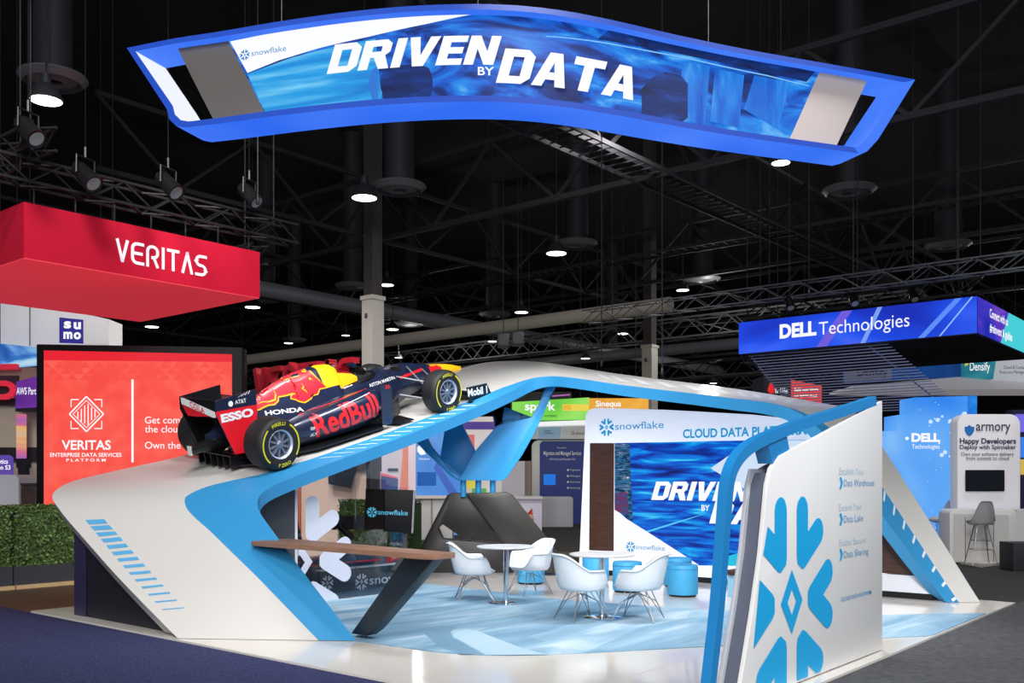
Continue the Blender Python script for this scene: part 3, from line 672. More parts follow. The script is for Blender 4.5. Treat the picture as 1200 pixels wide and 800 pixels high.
# ================================================================== the race car
CO = Vector((2.1883, 7.8866, 1.8462)); CX = Vector((.96145, 0, .27498)); CY = Vector((-.03668, .99106, .12826)); CZ = Vector((-.27252, -.13340, .95286))
CM = Matrix(((CX.x, CY.x, CZ.x, CO.x), (CX.y, CY.y, CZ.y, CO.y), (CX.z, CY.z, CZ.z, CO.z), (0, 0, 0, 1)))
car = thing('race_car', 'navy single-seater race car with red and yellow livery on the white ramp', 'car', matrix=CM)
def cl(px, py, y):
    """photo point to car-local x, z in the upright plane y"""
    r = ray(px, py); P0 = CO+CY*y; d = (P0-CAM).dot(CY)/r.dot(CY); q = CAM+r*d-CO; return (q.dot(CX), q.dot(CZ))
NAVY = mat('car_navy_paint', (27, 36, 62), .28, .1, coat=.5, vary=.03)
RED = mat('car_red_paint', (226, 30, 44), .32, coat=.4); YEL = mat('car_yellow_paint', (250, 190, 24), .32, coat=.4)
CARB = mat('carbon_black', (16, 16, 19), .35, coat=.2); RUB = mat('tyre_rubber', (24, 24, 26), .62, vary=.12, scale=20)
RIMM = mat('wheel_metal', (128, 138, 156), .38, .55); RIML = mat('wheel_lip', (176, 188, 206), .35, .3); TYY = mat('tyre_yellow_print', (206, 204, 40), .55)
def half(pts, n=7):
    """half outline (bottom to top, y outward positive) to a closed smooth ring seen along x"""
    s = catmull([(0, p[0], p[1]) for p in pts], n)
    return [(-p.y, p.z) for p in s]+[(p.y, p.z) for p in reversed(s[:-1])]
def body(name, secs, mats, matfn=None, parent=car, close=True):
    mb = MB(); rings = []
    L = catmull([(s[0], 0, 0) for s in secs], 5)
    H = [half(s[1]) for s in secs]; n = len(H[0])
    cols = [catmull([(s[0], H[i][j][0], H[i][j][1]) for i, s in enumerate(secs)], 5) for j in range(n)]
    rings = [[cols[j][k] for j in range(n)] for k in range(len(L))]
    mb.loft(rings)
    if matfn: mb.m = [matfn(sum((mb.v[i] for i in f), Vector())/len(f)) for f in mb.f]
    return mb.build(name, mats, parent, world=False, smooth=40)
ec = body('engine_cover', [(-.45, [(.03, .40), (.05, .44), (.03, .48), (0, .49)]), (-.1, [(.10, .26), (.12, .42), (.05, .60), (0, .625)]), (.2, [(.20, .16), (.19, .40), (.055, .70), (0, .735)]),
     (.5, [(.28, .14), (.25, .42), (.06, .815), (0, .855)]), (.85, [(.34, .14), (.29, .46), (.075, .92), (0, .965)]), (1.15, [(.36, .14), (.31, .50), (.10, .96), (0, 1.005)]),
     (1.42, [(.36, .14), (.32, .52), (.13, .965), (0, 1.015)]), (1.62, [(.36, .14), (.33, .54), (.14, .94), (0, .995)]), (1.70, [(.33, .16), (.28, .54), (.12, .92), (0, .97)])],
     [NAVY, YEL], lambda c: 1 if (c.x > 1.36 and c.z > .72+(1.5-c.x)*.25) else 0)
mn = body('monocoque', [(1.5, [(.30, .08), (.36, .3), (.28, .60), (0, .62)]), (1.9, [(.28, .08), (.34, .32), (.26, .655), (0, .655)]), (2.3, [(.24, .10), (.30, .38), (.22, .675), (0, .675)]),
     (2.7, [(.2, .16), (.26, .42), (.17, .70), (0, .71)]), (3.0, [(.16, .22), (.22, .45), (.14, .705), (0, .715)]), (3.25, [(.13, .26), (.19, .47), (.12, .69), (0, .70)]), (3.5, [(.11, .30), (.165, .45), (.1, .635), (0, .645)]),
     (3.7, [(.1, .32), (.145, .44), (.09, .585), (0, .595)]), (4.1, [(.08, .34), (.115, .42), (.07, .52), (0, .53)]), (4.38, [(.05, .35), (.08, .39), (.05, .44), (0, .445)]), (4.46, [(.02, .37), (.035, .395), (.02, .42), (0, .425)])],
     [NAVY, YEL], lambda c: 1 if c.x > 3.66+.2*(.62-c.z) else 0)
def sidepod(sg):
    S = [(.0, .16, .26, .10, .22), (.35, .14, .42, .07, .36), (.8, .12, .55, .06, .47), (1.25, .12, .645, .06, .545), (1.65, .14, .69, .08, .595), (1.92, .2, .69, .15, .60), (2.0, .24, .665, .20, .58)]
    rings = []
    for x, yi, yo, z0, z1 in S:
        r = []
        for k in range(24):
            a = 2*pi*k/24; ca, sa = cos(a), sin(a)
            q = lambda v: math.copysign(abs(v)**.62, v)
            yy = (yi+yo)/2+(yo-yi)/2*q(ca); zz = (z0+z1)/2+(z1-z0)/2*q(sa)
            if zz < (z0+z1)/2: yy -= (yo-yi)*.16*((z0+z1)/2-zz)/((z1-z0)/2)
            r.append(Vector((x, yy*sg, zz)))
        rings.append(r)
    n = 24; cols = [catmull([r[j] for r in rings], 5) for j in range(n)]
    mb = MB(); mb.loft([[cols[j][k] for j in range(n)] for k in range(len(cols[0]))])
    o = mb.build('sidepod', NAVY, car, world=False, smooth=40)
    mb = MB(); mb.prism([(2.004, sg*.30, .26), (2.004, sg*.62, .24), (2.004, sg*.63, .53), (2.004, sg*.30, .54)], (.006, 0, 0)); mb.build('air_inlet', CARB, o, world=False)
    return o
sr = sidepod(-1); sidepod(1)
mb = MB(); mb.prism([(-.3, -.3, .045), (-.1, -.5, .045), (.35, -.52, .045), (.75, -.68, .045), (1.95, -.70, .045), (2.15, -.45, .045), (2.5, -.2, .045), (2.5, .2, .045), (2.15, .45, .045), (1.95, .7, .045), (.75, .68, .045), (.35, .52, .045), (-.1, .5, .045), (-.3, .3, .045)], (0, 0, .022))
mb.build('floor_tray', CARB, car, world=False)
mb = MB()
for y in (-.34, -.2, -.07, .07, .2, .34): mb.hexa([(-.40, y-.006, .05), (-.05, y-.006, .05), (-.05, y-.006, .10), (-.40, y-.006, .22)], (0, .012, 0))
mb.prism([(-.42, -.4, .22), (-.42, .4, .22), (-.05, .36, .07), (-.05, -.36, .07)], (0, 0, .015))
mb.build('diffuser', CARB, car, world=False)
mb = MB(); mb.loft([[(-.72, .05*cos(a), .34+.05*sin(a)) for a in [2*pi*k/10 for k in range(10)]], [(-.2, .12*cos(a), .36+.12*sin(a)) for a in [2*pi*k/10 for k in range(10)]]]); o = mb.build('crash_structure', CARB, car, world=False)
MB().box((-.735, -.035, .28), (-.715, .035, .40)).build('rain_light', mat('rain_light_lens', (215, 215, 210), .3), o, world=False)
# cockpit
def ellp(x0, x1, hw, z, n=20): return [((x0+x1)/2+(x1-x0)/2*cos(2*pi*k/n), hw*sin(2*pi*k/n), z) for k in range(n)]
mb = MB()
ring = [[Vector((p[0], p[1]*(1.12), .615+.05*((p[0]-1.7)/.8)+.035)) for p in ellp(1.66, 2.52, .235, 0)], [Vector((p[0], p[1], .615+.05*((p[0]-1.7)/.8)+.075)) for p in ellp(1.68, 2.48, .215, 0)], [Vector((p[0], p[1]*.9, .60)) for p in ellp(1.70, 2.45, .2, 0)]]
mb.loft(ring, caps=False); o = mb.build('cockpit_rim', CARB, car, world=False)
mb = MB(); mb.add(ellp(1.69, 2.46, .212, .715), [tuple(range(20))]); mb.build('cockpit_opening', mat('cockpit_black', (6, 6, 8), .8), o, world=False)
mb = MB(); mb.prism([(1.68, -.235, .66), (1.98, -.25, .70), (1.99, -.24, .765), (1.9, -.22, .82), (1.72, -.18, .86), (1.66, -.16, .84)], (0, .09, 0)); mb.prism([(1.68, .235, .66), (1.98, .25, .70), (1.99, .24, .765), (1.9, .22, .82), (1.72, .18, .86), (1.66, .16, .84)], (0, -.09, 0)); mb.build('headrest', YEL, car, world=False, bevel=.015)
mb = MB(); mb.tube([(2.28, .11*cos(a), .78+.05*sin(a)) for a in [2*pi*k/12 for k in range(12)]], .014, 6, closed=True); mb.bar((2.28, -.09, .78), (2.28, .09, .78), .03, .05); mb.build('steering_wheel', CARB, car, world=False)
mb = MB(); mb.lathe([(.075, 0), (.085, .015), (.085, .03), (.05, .03)], 14, (1.715, 0, .90), (1, 0, 0)); mb.build('airbox_inlet', CARB, car, world=False)
for sg in (-1, 1):
    mb = MB(); mb.hexa([(2.5, sg*.40, .75), (2.5, sg*.54, .75), (2.5, sg*.55, .81), (2.5, sg*.40, .81)], (.08, 0, 0)); mb.bar((2.53, sg*.2, .64), (2.53, sg*.42, .77), .02); mb.build('mirror', CARB if sg < 0 else NAVY, car, world=False, bevel=.01)
# barge board vane
for sg in (-1, 1):
    y = sg*.70; mb = MB(); mb.prism([(1.99, y, .68), (2.2, y, .61), (2.16, y, .15), (2.12, y, .07), (1.94, y, .10)], (0, -sg*.012, 0)); mb.build('side_vane', NAVY, car, world=False)
    mb = MB()
    for q in (0, 1, 2): mb.prism([(2.25+.14*q, sg*(.55-.09*q), .06), (2.42+.14*q, sg*(.47-.09*q), .06), (2.44+.14*q, sg*(.45-.09*q), .30), (2.28+.14*q, sg*(.53-.09*q), .26)], (0, sg*.01, 0))
    mb.build('turning_vanes', CARB, car, world=False)
    mb = MB(); mb.prism([(2.2, sg*.25, .05), (2.62, sg*.25, .05), (2.5, sg*.78, .05), (2.2, sg*.74, .05)], (0, 0, .012)); mb.build('splitter', CARB, car, world=False)
# wheels
def wheel(x, y, r, w):
    sg = -1 if y < 0 else 1
    hub = Vector((x, y, r)); ax = Vector((0, sg, 0))
    rr = r*.56
    prof = [(rr, -w/2+.01), (r*.80, -w/2), (r*.94, -w/2+.02), (r*.99, -w/2+.06), (r, -w/2+.10), (r, w/2-.10), (r*.99, w/2-.06), (r*.94, w/2-.02), (r*.86, w/2-.004), (r*.62, w/2), (rr, w/2-.012), (rr*.96, 0)]
    mb = MB(); mb.lathe(prof, 48, hub, ax, closed=True); ty = mb.build('wheel', RUB, car, world=False, smooth=50)
    mb = MB(); mb.lathe([(rr*.97, -w/2+.02), (rr*.97, w/2-.02), (rr*.90, w/2-.03), (rr*.86, w/2-.05), (rr*.84, -w/2+.05)], 40, hub, ax, closed=True)
    mb.lathe([(.0, w/2-.09), (rr*.84, w/2-.10), (rr*.84, w/2-.11), (0, w/2-.11)], 32, hub, ax, caps=False)
    for k in range(10):
        a = 2*pi*k/10+.15; d = Vector((cos(a), 0, sin(a))); mb.bar(hub+d*.03+ax*(w/2-.045), hub+d*rr*.9+ax*(w/2-.055), .026, .03, up=ax)
    mb.lathe([(.05, w/2-.07), (.05, w/2-.025), (.03, w/2-.01), (0, w/2-.01)], 20, hub, ax)
    mb.build('rim', RIMM, ty, world=False)
    mb = MB(); mb.lathe([(rr*.88, w/2-.022), (rr*.99, w/2-.002), (rr*1.0, w/2-.012), (rr*.88, w/2-.03)], 40, hub, ax, closed=True); mb.build('rim_lip', RIML, ty, world=False)
    mb = MB(); R0, R1 = r*.80, r*.86
    q = lambda a, R: hub+Vector((R*cos(a)*(-sg if sg > 0 else 1), 0, R*sin(a)))+ax*(w/2+.0015)
    def arcs(a0, a1):
        n = 20; mb.loft([[q(radians(a0+(a1-a0)*k/n), R0), q(radians(a0+(a1-a0)*k/n), R1)] for k in range(n+1)], wrap=False)
    arcs(128, 222); mb.build('yellow_band', TYY, ty, world=False, smooth=0)
    mb = MB(); arcs(-42, 52); mb.build('yellow_band', TYY, ty, world=False, smooth=0)
    def arct(s, amid, rb, h, bold=.02, up=1):
        vs, fs = text2d(s, bold, .0, 1.05); wdt = max(v[0] for v in vs); kk = h/CAPH
        P = [q(radians(amid)-up*((vx-wdt/2)*kk)/rb, rb+up*vy*kk) for vx, vy in vs]
        m_ = MB(); m_.add(P, fs); m_.build('lettering', TYY, ty, world=False, smooth=0, recalc=False)
    arct('PIRELLI', 90, r*.73, .042); arct('P ZERO', 272, r*.86, .042, up=-1)
    return ty
for sg in (-1, 1):
    wheel(0, sg*.715, .335, .37); wheel(3.17, sg*.755, .33, .29)
# suspension
ARM = mat('suspension_grey', (120, 122, 128), .35, .4)
for sg in (-1, 1):
    mb = MB()
    for a, b_ in (((2.78, .2, .60), (3.12, .64, .46)), ((3.42, .15, .58), (3.18, .64, .46)), ((2.75, .16, .34), (3.12, .64, .20)), ((3.5, .12, .34), (3.18, .64, .20))):
        mb.tube([(a[0], sg*a[1], a[2]), (b_[0], sg*b_[1], b_[2])], .013, 8)
    mb.tube([(3.05, sg*.18, .70), (3.15, sg*.62, .24)], .011, 8); mb.build('front_suspension', ARM, car, world=False)
    mb = MB()
    for a, b_ in (((.55, .2, .42), (.03, .55, .46)), ((-.2, .1, .44), (-.03, .55, .46)), ((.5, .2, .18), (.03, .55, .2)), ((-.2, .12, .22), (-.03, .55, .2))):
        mb.tube([(a[0], sg*a[1], a[2]), (b_[0], sg*b_[1], b_[2])], .013, 8)
    mb.build('rear_suspension', ARM, car, world=False)
    mb = MB(); mb.lathe([(.11, -.08), (.13, -.05), (.13, .05)], 18, (0, sg*.52, .335), (0, 1, 0)); mb.build('brake_duct', CARB, car, world=False)
    mb = MB(); mb.lathe([(.11, -.06), (.13, -.03), (.13, .05)], 18, (3.17, sg*.6, .33), (0, 1, 0)); mb.build('brake_duct', CARB, car, world=False)
# rear wing
EP = [(-.5, .96), (.12, .985), (.10, .78), (.07, .59), (-.13, .21), (-.34, .24), (-.43, .52), (-.52, .80)]
for sg in (-1, 1):
    mb = MB(); mb.prism([(x, sg*.385, z) for x, z in EP], (0, -sg*.014, 0)); e = mb.build('wing_endplate', NAVY if sg < 0 else CARB, car, world=False)
    fr = Frame((0, sg*.385, 0), (-sg, 0, 0), (0, 0, 1)) if sg > 0 else Frame((0, -.385, 0), (1, 0, 0), (0, 0, 1))
    if sg < 0:
        a = cl(252.4, 482.4, -.385); b_ = cl(300, 474, -.385)
        redp = clip_poly(EP, lambda p: -((b_[0]-a[0])*(p[1]-a[1])-(b_[1]-a[1])*(p[0]-a[0])))
        mb = MB(); mb.add([(x, -.3875, z) for x, z in redp], [tuple(range(len(redp)))]); mb.build('red_panel', RED, e, world=False, smooth=0)
mb = MB()
mb.prism([(-.14, -.372, .80), (.03, -.372, .84), (.10, -.372, .865), (.03, -.372, .868), (-.14, -.372, .845), (-.26, -.372, .86)], (0, .744, 0)); mb.build('wing_main_plane', CARB, car, world=False)
mb = MB()
mb.prism([(-.485, -.372, .955), (-.47, -.372, .958), (-.27, -.372, .87), (-.28, -.372, .845), (-.40, -.372, .78), (-.495, -.372, .74)], (0, .744, 0)); flap = mb.build('wing_flap', CARB, car, world=False)
mb = MB(); mb.box((-.30, -.02, .30), (-.12, -.008, .80)); mb.box((-.30, .008, .30), (-.12, .02, .80)); mb.prism([(-.3, -.37, .40), (-.1, -.37, .44), (-.1, -.37, .455), (-.32, -.37, .42)], (0, .74, 0)); mb.build('wing_pylon', CARB, car, world=False)
BF = Frame((-.4985, 0, 0), (0, -1, 0), (0, 0, 1))           # rear face of the flap, right = -y
def bfl(pl, m, name, off): mb = MB(); mb.add([BF(a, b, 0)+Vector((-off, 0, (0))) for a, b in pl], [tuple(range(len(pl)))]); return mb.build(name, m, flap, world=False, smooth=0)
bk = [(-.36, .945), (.36, .945), (.36, .74), (-.36, .74)]
bfl(bk, CARB, 'rear_face', .0015); bfl([(-.355, .95), (-.28, .95), (.352, .82), (.352, .752), (.29, .742), (-.355, .866)], INK, 'white_stripe', .004)
bfl([(-.352, .858), (.22, .752), (-.06, .725), (-.26, .72)], RED, 'red_triangle', .004)
def bft(s, a, b, h, m, w): 
    vs, fs = text2d(s, .015); x1 = max(v[0] for v in vs); kx = w/x1; k = h/CAPH
    mb = MB(); mb.add([BF(a+x*kx, b+y*k-.23*x*kx, 0)+Vector((-.007, 0, 0)) for x, y in vs], fs); mb.build('lettering', m, flap, world=False, smooth=0, recalc=False)
bft('COLA', -.17, .846, .075, RED, .30)
# front wing
mb = MB(); mb.prism([(3.74, -.86, .09), (4.12, -.86, .06), (4.14, -.86, .075), (3.74, -.86, .125)], (0, 1.72, 0)); mb.build('front_wing_plane', CARB, car, world=False)
mb = MB(); mb.prism([(3.62, -.84, .23), (3.80, -.84, .13), (3.80, -.84, .145), (3.62, -.84, .25)], (0, .6, 0)); mb.prism([(3.62, .24, .23), (3.80, .24, .13), (3.80, .24, .145), (3.62, .24, .25)], (0, .6, 0)); mb.build('front_wing_flap', NAVY, car, world=False)
for sg in (-1, 1):
    mb = MB(); mb.prism([(3.62, sg*.86, .30), (4.10, sg*.86, .27), (4.2, sg*.86, .07), (3.66, sg*.86, .07)], (0, -sg*.015, 0)); mb.prism([(3.60, sg*.86, .055), (4.24, sg*.86, .045), (4.24, sg*.93, .045), (3.60, sg*.93, .055)], (0, 0, .015)); mb.build('front_wing_endplate', CARB if sg < 0 else NAVY, car, world=False)
    mb = MB(); mb.prism([(3.85, sg*.09, .10), (4.2, sg*.09, .08), (4.15, sg*.09, .36), (3.9, sg*.09, .36)], (0, sg*.012, 0)); mb.build('nose_pylon', NAVY, car, world=False)
# decals laid on the skin from the side
bmx = bmesh.new()
for o in (ec, mn, sr): bmx.from_mesh(o.data)
for sx, ex in ():
    pass
BV = BVHTree.FromBMesh(bmx)
def lay(pts2, faces, m, name, off, ymin=-1.2, parent=car, fine=.05):
    bm = bmesh.new(); vs = [bm.verts.new((x, 0, z)) for x, z in pts2]
    for f in faces:
        try: bm.faces.new([vs[i] for i in f])
        except ValueError: pass
    bmesh.ops.triangulate(bm, faces=bm.faces)
    for _ in range(3):
        es = [e for e in bm.edges if e.calc_length() > fine]
        if not es: break
        bmesh.ops.subdivide_edges(bm, edges=es, cuts=1); bmesh.ops.triangulate(bm, faces=[f for f in bm.faces if len(f.verts) > 3])
    dead = []
    for v in bm.verts:
        for dz in range(12):
            hit = BV.ray_cast(Vector((v.co.x, ymin, v.co.z-.012*dz)), Vector((0, 1, 0)))
            if hit[0] is not None and hit[0].y < .02: break
        if hit[0] is None or hit[0].y > .05:
            dead.append(v); continue
        v.co = hit[0]+Vector((0, -off, 0))+hit[1]*(-off*.3 if hit[1].y > 0 else off*.3)
    bmesh.ops.delete(bm, geom=dead, context='VERTS')
    if not bm.faces: bm.free(); return None
    for f in bm.faces: f.smooth = True
    return finish(bm, name, [m], parent)
def cpoly(pxs, y, m, name, off, grow=0):
    P = [Vector((*cl(px, py, y), 0)) for px, py in pxs]
    if grow:
        n = len(P); ar = sum(P[i].x*P[(i+1) % n].y-P[(i+1) % n].x*P[i].y for i in range(n)); sgn = 1 if ar > 0 else -1; Q = []
        for i in range(n):
            t = (P[(i+1) % n]-P[i-1]).normalized(); Q.append(P[i]+Vector((t.y, -t.x, 0))*grow*sgn)
        P = Q
    return lay([(p.x, p.y) for p in P], [tuple(range(len(P)))], m, name, off)
def ctext(s, bl, br, tl, y, m, bold=.02, off=.006, shear=0, fine=.05):
    vs, fs = text2d(s, bold, shear); x1 = max(v[0] for v in vs); x0 = min(v[0] for v in vs); P = []
    for x, yy in vs:
        a = (x-x0)/(x1-x0); b_ = yy/CAPH
        P.append(cl(bl[0]+(br[0]-bl[0])*a+(tl[0]-bl[0])*b_, bl[1]+(br[1]-bl[1])*a+(tl[1]-bl[1])*b_, y))
    return lay(P, fs, m, 'lettering', off, fine=fine)
def z6(L): return [(295+x/10, 420+y/10) for x, y in L]
bull = z6([(75, 620), (95, 470), (110, 430), (175, 400), (182, 355), (260, 300), (330, 250), (420, 195), (510, 155), (600, 130), (690, 135), (730, 160), (760, 215), (775, 270), (800, 300), (840, 330), (770, 345), (755, 370), (735, 405),
          (700, 415), (680, 385), (668, 330), (640, 350), (650, 395), (672, 425), (660, 455), (590, 500), (540, 490), (510, 470), (470, 462), (480, 430), (540, 410), (490, 400), (440, 420), (345, 445), (330, 490), (290, 530), (230, 540), (170, 570), (130, 595)])
cpoly(bull, -.2, YEL, 'bull_emblem_outline', .004, .022); cpoly(bull, -.2, RED, 'bull_emblem', .009)
cpoly(z6([(600, 270), (612, 330), (585, 352), (620, 372), (640, 412), (628, 372), (606, 352), (622, 335)]), -.2, YEL, 'emblem_line', .013)
cpoly(z6([(318, 345), (322, 420), (300, 480), (240, 505), (170, 510), (130, 545), (180, 520), (250, 518), (312, 492), (332, 430)]), -.2, YEL, 'emblem_line', .013)
cpoly(z6([(690, 235), (705, 222), (735, 265), (707, 240), (695, 262)]), -.2, YEL, 'emblem_line', .013)
ctext('HONDA', (318.5, 487.5), (357, 481.5), (318.5, 482.8), -.3, INK, .03)
ctext('RedBull', (374.5, 512.5), (441, 483.5), (367.5, 489), -.6, mat('car_lettering_red', (232, 40, 46), .35), .028, .006)
ctext('CITRIX', (404, 456), (416, 451.5), (404, 452.5), -.3, INK, .012)
ctext('ASTON MARTIN', (433, 453.5), (465.5, 444), (432, 450.2), -.28, INK, .01)
ctext('IBM', (361.5, 503.5), (367.5, 502), (361.5, 500), -.5, INK, 0)
ctext('iKX', (362, 511.5), (369, 509), (362, 507.5), -.5, INK, .02)
def stripe(pxs, w, m, name='painted_line'):
    inv = CM.inverted(); o_ = inv @ CAM; pts = []
    for (x0, y0), (x1, y1) in zip(pxs, pxs[1:]):
        for k in range(10):
            d = (inv.to_3x3() @ ray(x0+(x1-x0)*k/10, y0+(y1-y0)*k/10)).normalized(); h = BV.ray_cast(o_, d)
            if h[0] is not None: n = h[1] if h[1].dot(d) < 0 else -h[1]; pts.append((h[0]+n*.005, n))
    if len(pts) < 3: return
    L_ = []
    for i, (p, n) in enumerate(pts):
        t = (pts[min(i+1, len(pts)-1)][0]-pts[max(i-1, 0)][0]).normalized(); sd = n.cross(t).normalized()*w/2; L_.append([p+sd, p-sd])
    mb = MB(); mb.loft(L_, wrap=False); mb.build(name, m, car, world=False, smooth=60)
stripe([(360, 481), (373, 478), (400, 467.5), (432, 454.5)], .028, RED, 'red_stripe'); stripe([(382, 484.5), (405, 474), (436, 459)], .014, mat('car_highlight_silver', (190, 194, 204), .35), 'highlight_line')  # the silver strip paints a highlight onto the sidepod
cpoly([(466, 441.5), (497, 431), (497.5, 434), (467, 444.5)], -.2, RED, 'red_stripe', .005)
cpoly([(502, 430), (506, 427.5), (513, 427.5), (518, 430), (516, 434), (508, 437), (503, 437)], -.12, RED, 'red_nose_disc', .004)
fr = Frame((0, -.385, 0), (1, 0, 0), (0, 0, 1))
def pst(s, y, bl, br, hpx, m, bold, shear=0, parent=car):
    a = cl(*bl, y); c = cl(*br, y); u = (Vector(c)-Vector(a)); h = (cl(bl[0], bl[1]-hpx, y)[1]-a[1]); vs, fs = text2d(s, bold, shear); x1 = max(v[0] for v in vs)
    mb = MB(); mb.add([Vector((a[0]+u.x*x/x1-0*yy, y-.006, a[1]+u.y*x/x1+h*yy/CAPH)) for x, yy in vs], fs); return mb.build('lettering', m, parent, world=False, smooth=0, recalc=False)
pst('ESSO', -.385, (259, 495), (297, 486.5), 9, INK, .05)
pst('AT&T', -.385, (275.5, 473.5), (288.5, 471), 4.6, INK, .012)
c = cl(270, 473, -.385); mb = MB(); mb.add([(c[0]+.036*cos(2*pi*k/18), -.391, c[1]+.036*sin(2*pi*k/18)) for k in range(18)], [tuple(range(18))]); mb.build('globe_emblem', INK, car, world=False, smooth=0)
mb = MB()
for k in range(4):
    a = cl(278+4*k, 465.5-1.2*k, -.385); b_ = cl(284+2.6*k, 461.5-1.4*k, -.385); mb.add([(a[0], -.391, a[1]), (a[0]+.012, -.391, a[1]), (b_[0]+.012, -.391, b_[1]), (b_[0], -.391, b_[1])], [(0, 1, 2, 3)])
mb.build('wing_line_emblem', INK, car, world=False, smooth=0)
pst('Mobil 1', -.862, (548, 464.5), (571, 460), 8.5, INK, .03)
pst('33', -.702, (451, 455.5), (456.5, 454.5), 4, RED, .03)
# ================================================================== chairs, tables, stools
SHELL = mat('white_shell_plastic', (222, 226, 230), .32, vary=.01)
def ss(a, b, x): t = max(0, min(1, (x-a)/(b-a))); return t*t*(3-2*t)
def shell_mesh(arms=True, zs=.345):
    """moulded bucket, front towards +x"""
    NA, NR = 40, 9; rings = []
    for k in range(NR+2):
        ring = []
        for j in range(NA):
            ph = 2*pi*j/NA; c, s = cos(ph), sin(ph)
            if arms: h = zs+.06+.19*ss(-.85, -.45, -c)+.18*ss(.25, .95, -c); rx = .25 if c > 0 else .27; ry = .30
            else: h = zs+.05+.05*ss(-.4, .2, -c)+.36*ss(.45, .95, -c); rx = .23 if c > 0 else .24; ry = .225
            u = k/NR if k <= NR else 1.0
            f = 1-(1-min(u, 1))**3.6; g = ss(.45, 1.0, u)*.95+.05*u
            flare = .0
            x = c*rx*f; y = s*ry*f*(1-.12*ss(.3, 1, -c)*g); z = zs+(h-zs)*g+.02*(1-u)
            if c < 0: x -= .075*g*ss(.3, 1, -c)
            if k == NR+1: x *= 1.10; y *= 1.11; z -= .012
            ring.append((x, y, z))
        rings.append(ring)
    mb = MB(); rings[0] = rings[0]; mb.loft(rings, caps=False); mb.f.append(list(range(NA))); mb.m.append(0)
    bm = bmesh.new(); vs = [bm.verts.new(p) for p in mb.v]
    for f in mb.f:
        try: bm.faces.new([vs[i] for i in f])
        except ValueError: pass
    bmesh.ops.recalc_face_normals(bm, faces=bm.faces)
    bmesh.ops.solidify(bm, geom=bm.faces[:], thickness=.009)
    for f in bm.faces: f.smooth = True
    return bm
def make_chair(label):
    t = thing('shell_armchair', label, 'chair', group='white shell armchairs on the rug')
    finish(shell_mesh(), 'seat_shell', [SHELL], t)
    for sx in (-1, 1):
        for sy in (-1, 1):
            mb = MB(); mb.tube([(sx*.11, sy*.10, .365), (sx*.24, sy*.225, .008)], .006, 8); mb.tube([(sx*.02, sy*.11, .365), (sx*.24, sy*.225, .01)], .0045, 6); mb.build('leg', WIRE, t, world=False)
    mb = MB()
    for sy in (-1, 1):
        mb.tube([(-.11, sy*.10, .360), (.11, sy*.10, .360)], .006, 6)
        mb.tube([(-.175, sy*.165, .20), (0, sy*.03, .30), (.175, sy*.165, .20)], .0045, 6)
    for sx in (-1, 1): mb.tube([(sx*.11, -.10, .360), (sx*.11, .10, .360)], .006, 6); mb.tube([(sx*.175, -.165, .20), (sx*.03, 0, .30), (sx*.175, .165, .20)], .0045, 6)
    mb.tube([(-.03, -.03, .30), (.03, -.03, .30), (.03, .03, .30), (-.03, .03, .30)], .0045, 6, closed=True)
    mb.build('wire_brace', WIRE, t, world=False)
    return t
ZR = .0105
def face(p, q): return atan2(q.y-p.y, q.x-p.x)
T1 = PZ(593, 706.5, ZR); T2 = PZ(705.5, 723, ZR)
cs = [((556, 703), RT*.95+FW*.12, 0, 'white shell armchair between the bar counter end and the near round table'), ((621, 696.5), RT*-.85-FW*.5, 0, 'white shell armchair right of the round table nearest the gunmetal foot'),
      ((682, 726.5), RT*.9+FW*.45, 0, 'white shell armchair seen from behind, left of the table by the wood strip'), ((748, 726), RT*-.9+FW*.4, 0, 'white shell armchair with its back to the viewer, beside the blue stools')]
ch0 = None
for (px, py), T, da, lb in cs:
    p = PZ(px, py, ZR); rz = atan2(T.y, T.x)+da
    if ch0 is None: ch0 = make_chair(lb); ch0.matrix_world = TM(p, rz); reg(ch0, TM(p, rz))
    else: dup(ch0, TM(p, rz), lb)
def make_table(label):
    t = thing('round_table', label, 'table', group='white round tables on the rug')
    MB().lathe([(0, .718), (.36, .718), (.375, .724), (.38, .735), (.375, .742), (0, .742)], 48).build('tabletop', WHITE, t, world=False, smooth=40)
    MB().lathe([(.032, .016), (.032, .70), (.10, .705), (.10, .718)], 20).build('column', CHROME, t, world=False)
    MB().lathe([(0, 0), (.225, 0), (.225, .006), (.20, .012), (.05, .018), (.045, .03), (0, .03)], 40).build('base_plate', CHROME, t, world=False)
    return t
t0 = make_table('white round table with chrome column near the bar counter end'); t0.matrix_world = TM(T1); reg(t0, TM(T1))
dup(t0, TM(T2), 'white round table with chrome column between two armchairs seen from behind')
STB = mat('blue_stool_vinyl', (70, 172, 222), .5, vary=.03)
def make_stool(label):
    t = thing('round_stool', label, 'stool', group='blue round stools')
    MB().lathe([(0, .03), (.205, .03), (.21, .05), (.21, .41), (.20, .432), (0, .44)], 40).build('drum', STB, t, world=False, smooth=40)
    MB().lathe([(.213, .375), (.2135, .379), (.213, .383)], 40, caps=False).build('seat_seam', mat('blue_seam', (40, 130, 180), .6), t, world=False)
    MB().lathe([(0, 0), (.185, 0), (.185, .03), (0, .03)], 32).build('plinth', BLACK, t, world=False)
    return t
s0 = None
for (px, py, z), lb in (((800, 698, 0), 'blue drum stool in full view before the race screen'), ((794, 687, 0), 'blue drum stool mostly hidden behind the stool before the race screen'), ((735, 693, 0), 'blue drum stool behind the armchair next to the stool pair'),
                        ((698, 681, 0), 'blue drum stool behind the round table at the dark wood strip'), ((622, 683.5, 0), 'blue drum stool behind the armchair at the gunmetal foot')):
    p = PZ(px, py, 0)
    if s0 is None: s0 = make_stool(lb); s0.matrix_world = TM(p); reg(s0, TM(p))
    else: dup(s0, TM(p), lb)

